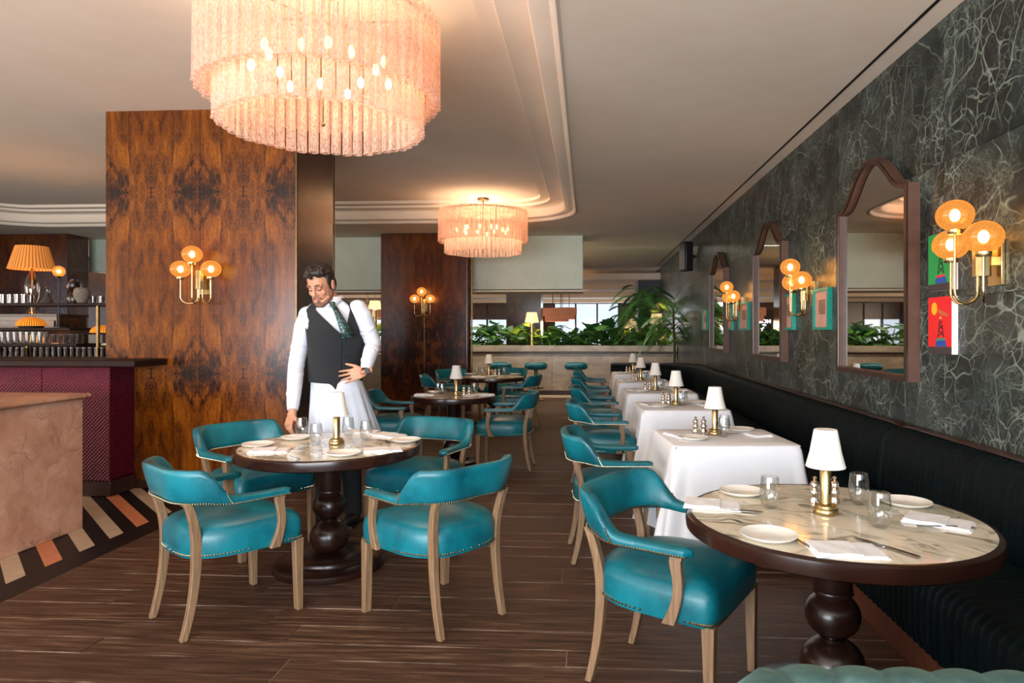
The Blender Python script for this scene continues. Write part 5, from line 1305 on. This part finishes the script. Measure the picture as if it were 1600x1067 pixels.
# waistcoat: torso shell with V neck and armholes
nr, n = 64, 150
def ring_pt(py, grow, a):
    TW = twf(py); _, cx_, hw, dr, yy = trow(py); c = AY(cx_, py, yy); rx = hw * .00468 * 1.03 + grow; ry = hw * .00468 * dr + grow; e = .9
    x = math.copysign(abs(math.sin(a)) ** e, math.sin(a)) * rx; y = -math.copysign(abs(math.cos(a)) ** e, math.cos(a)) * ry
    return Vector((c.x + x * math.cos(TW) - y * math.sin(TW), c.y + x * math.sin(TW) + y * math.cos(TW), c.z))
vb_ = B(); info = []
for i in range(nr + 1):
    fi = i / nr
    for j in range(n):
        py0 = 600 - (600 - 466.5) * fi
        vh = math.radians(max(0., (521 - py0)) / 47 * 42) + .004
        a = vh + (2 * PI - 2 * vh) * j / (n - 1); s2 = math.degrees(min(a, 2 * PI - a))
        hem = 595 + 12 * math.exp(-((s2 - 9) / 9) ** 2) + 3 * max(0, 1 - s2 / 70)
        py = hem - (hem - 466.5) * fi if fi < .5 else (hem - (hem - 466.5) * .5) + (466.5 - (hem - (hem - 466.5) * .5)) * (fi - .5) * 2
        vb_.v.append(tuple(ring_pt(py, .014 if py > 478 else .012, a))); info.append((py, s2))
for i in range(nr):
    for j in range(n - 1):
        q = (i * n + j, i * n + j + 1, (i + 1) * n + j + 1, (i + 1) * n + j); py = sum(info[k][0] for k in q) / 4; s2 = sum(info[k][1] for k in q) / 4
        hw_ = 0 if py > 516 else 33 * min(1, (516 - py) / 16) ** .5
        if abs(s2 - 90) < hw_: continue
        vb_.f.append(q)
fig('waistcoat', vb_, 'vest', solid=.006)
for q, py in enumerate((530, 543, 556, 569, 582)):
    P = [0, ring_pt(py, .0215, .05)]; fig('button', B().sphere(P[1], (.007, .005, .007), 10, 6), 'black')
fig('apron_band', B().rings([ring(598, .014, 64), ring(592, .016, 64), ring(592, .006, 64), ring(598, .006, 64)], True), 'apron') if False else None
# apron
ab = B(); rs = []; n = 120
tops = AY(525, 594, 4.87)
for i in range(26):
    f = i / 25; z = tops.z + .01 - f * (tops.z - .46); px_c = 525 + 15 * min(1, f * 1.35); hw = .176 + .050 * min(1, f * 1.5) + .03 * f; c_ = AY(px_c, 600, 4.87); P = []
    for j in range(n):
        a = 2 * PI * j / n; x = math.sin(a) * hw; fold = (.010 * math.sin(9 * a + 1) + .006 * math.sin(17 * a)) * min(1, f * 1.6); y = -math.cos(a) * (.135 + .035 * f); k = 1 + fold / .2
        P.append(Vector((c_.x + x * k * math.cos(TW * .6) - y * k * math.sin(TW * .6), 4.875 + x * k * math.sin(TW * .6) + y * k * math.cos(TW * .6), z)))
    rs.append(P)
ab.rings(rs, False, False); ab.f = [f_ for f_ in ab.f if 0 <= 1 and not (n * .42 < (f_[0] % n) < n * .58)]
fig('apron', ab, 'apron', solid=.004)
tr_ = B(); tr_.rings([ring(py, .002, 32) for py in (640, 612, 600)])
for sx in (-1, 1):
    h0 = hp + Vector((sx * .085, 0, -.02)); k0 = Vector((base.x + sx * .10, 4.88, .52)); f0 = Vector((base.x + sx * .11, 4.91, .07))
    tr_.tube([h0, k0, f0], [.10, .078, .062], 16)
fig('trousers', tr_, 'vest', .008, 3)
for sx in (-1, 1): fig('shoe', B().sphere(Vector((base.x + sx * .115, 4.86, .045)), (.05, .14, .045), 18, 10).box(base.x + sx * .115 - .045, base.x + sx * .115 + .045, 4.74, 4.98, 0, .02), 'black')
# watch
ax = (wR - eR).normalized(); u = ax.cross(Vector((0, 1, 0))).normalized(); v = ax.cross(u); p = wR + ax * .0
fig('wristwatch', B().rings([[p + ax * dz + (u * math.cos(2 * PI * j / 24) * .034 + v * math.sin(2 * PI * j / 24) * .030) * k for j in range(24)] for dz, k in ((-.009, .98), (-.009, 1.08), (.009, 1.08), (.009, .98))], True).box(-.016, .016, -.006, .006, -.018, .018, Matrix.Translation(p + Vector((.022, -.028, .004)))), 'black')
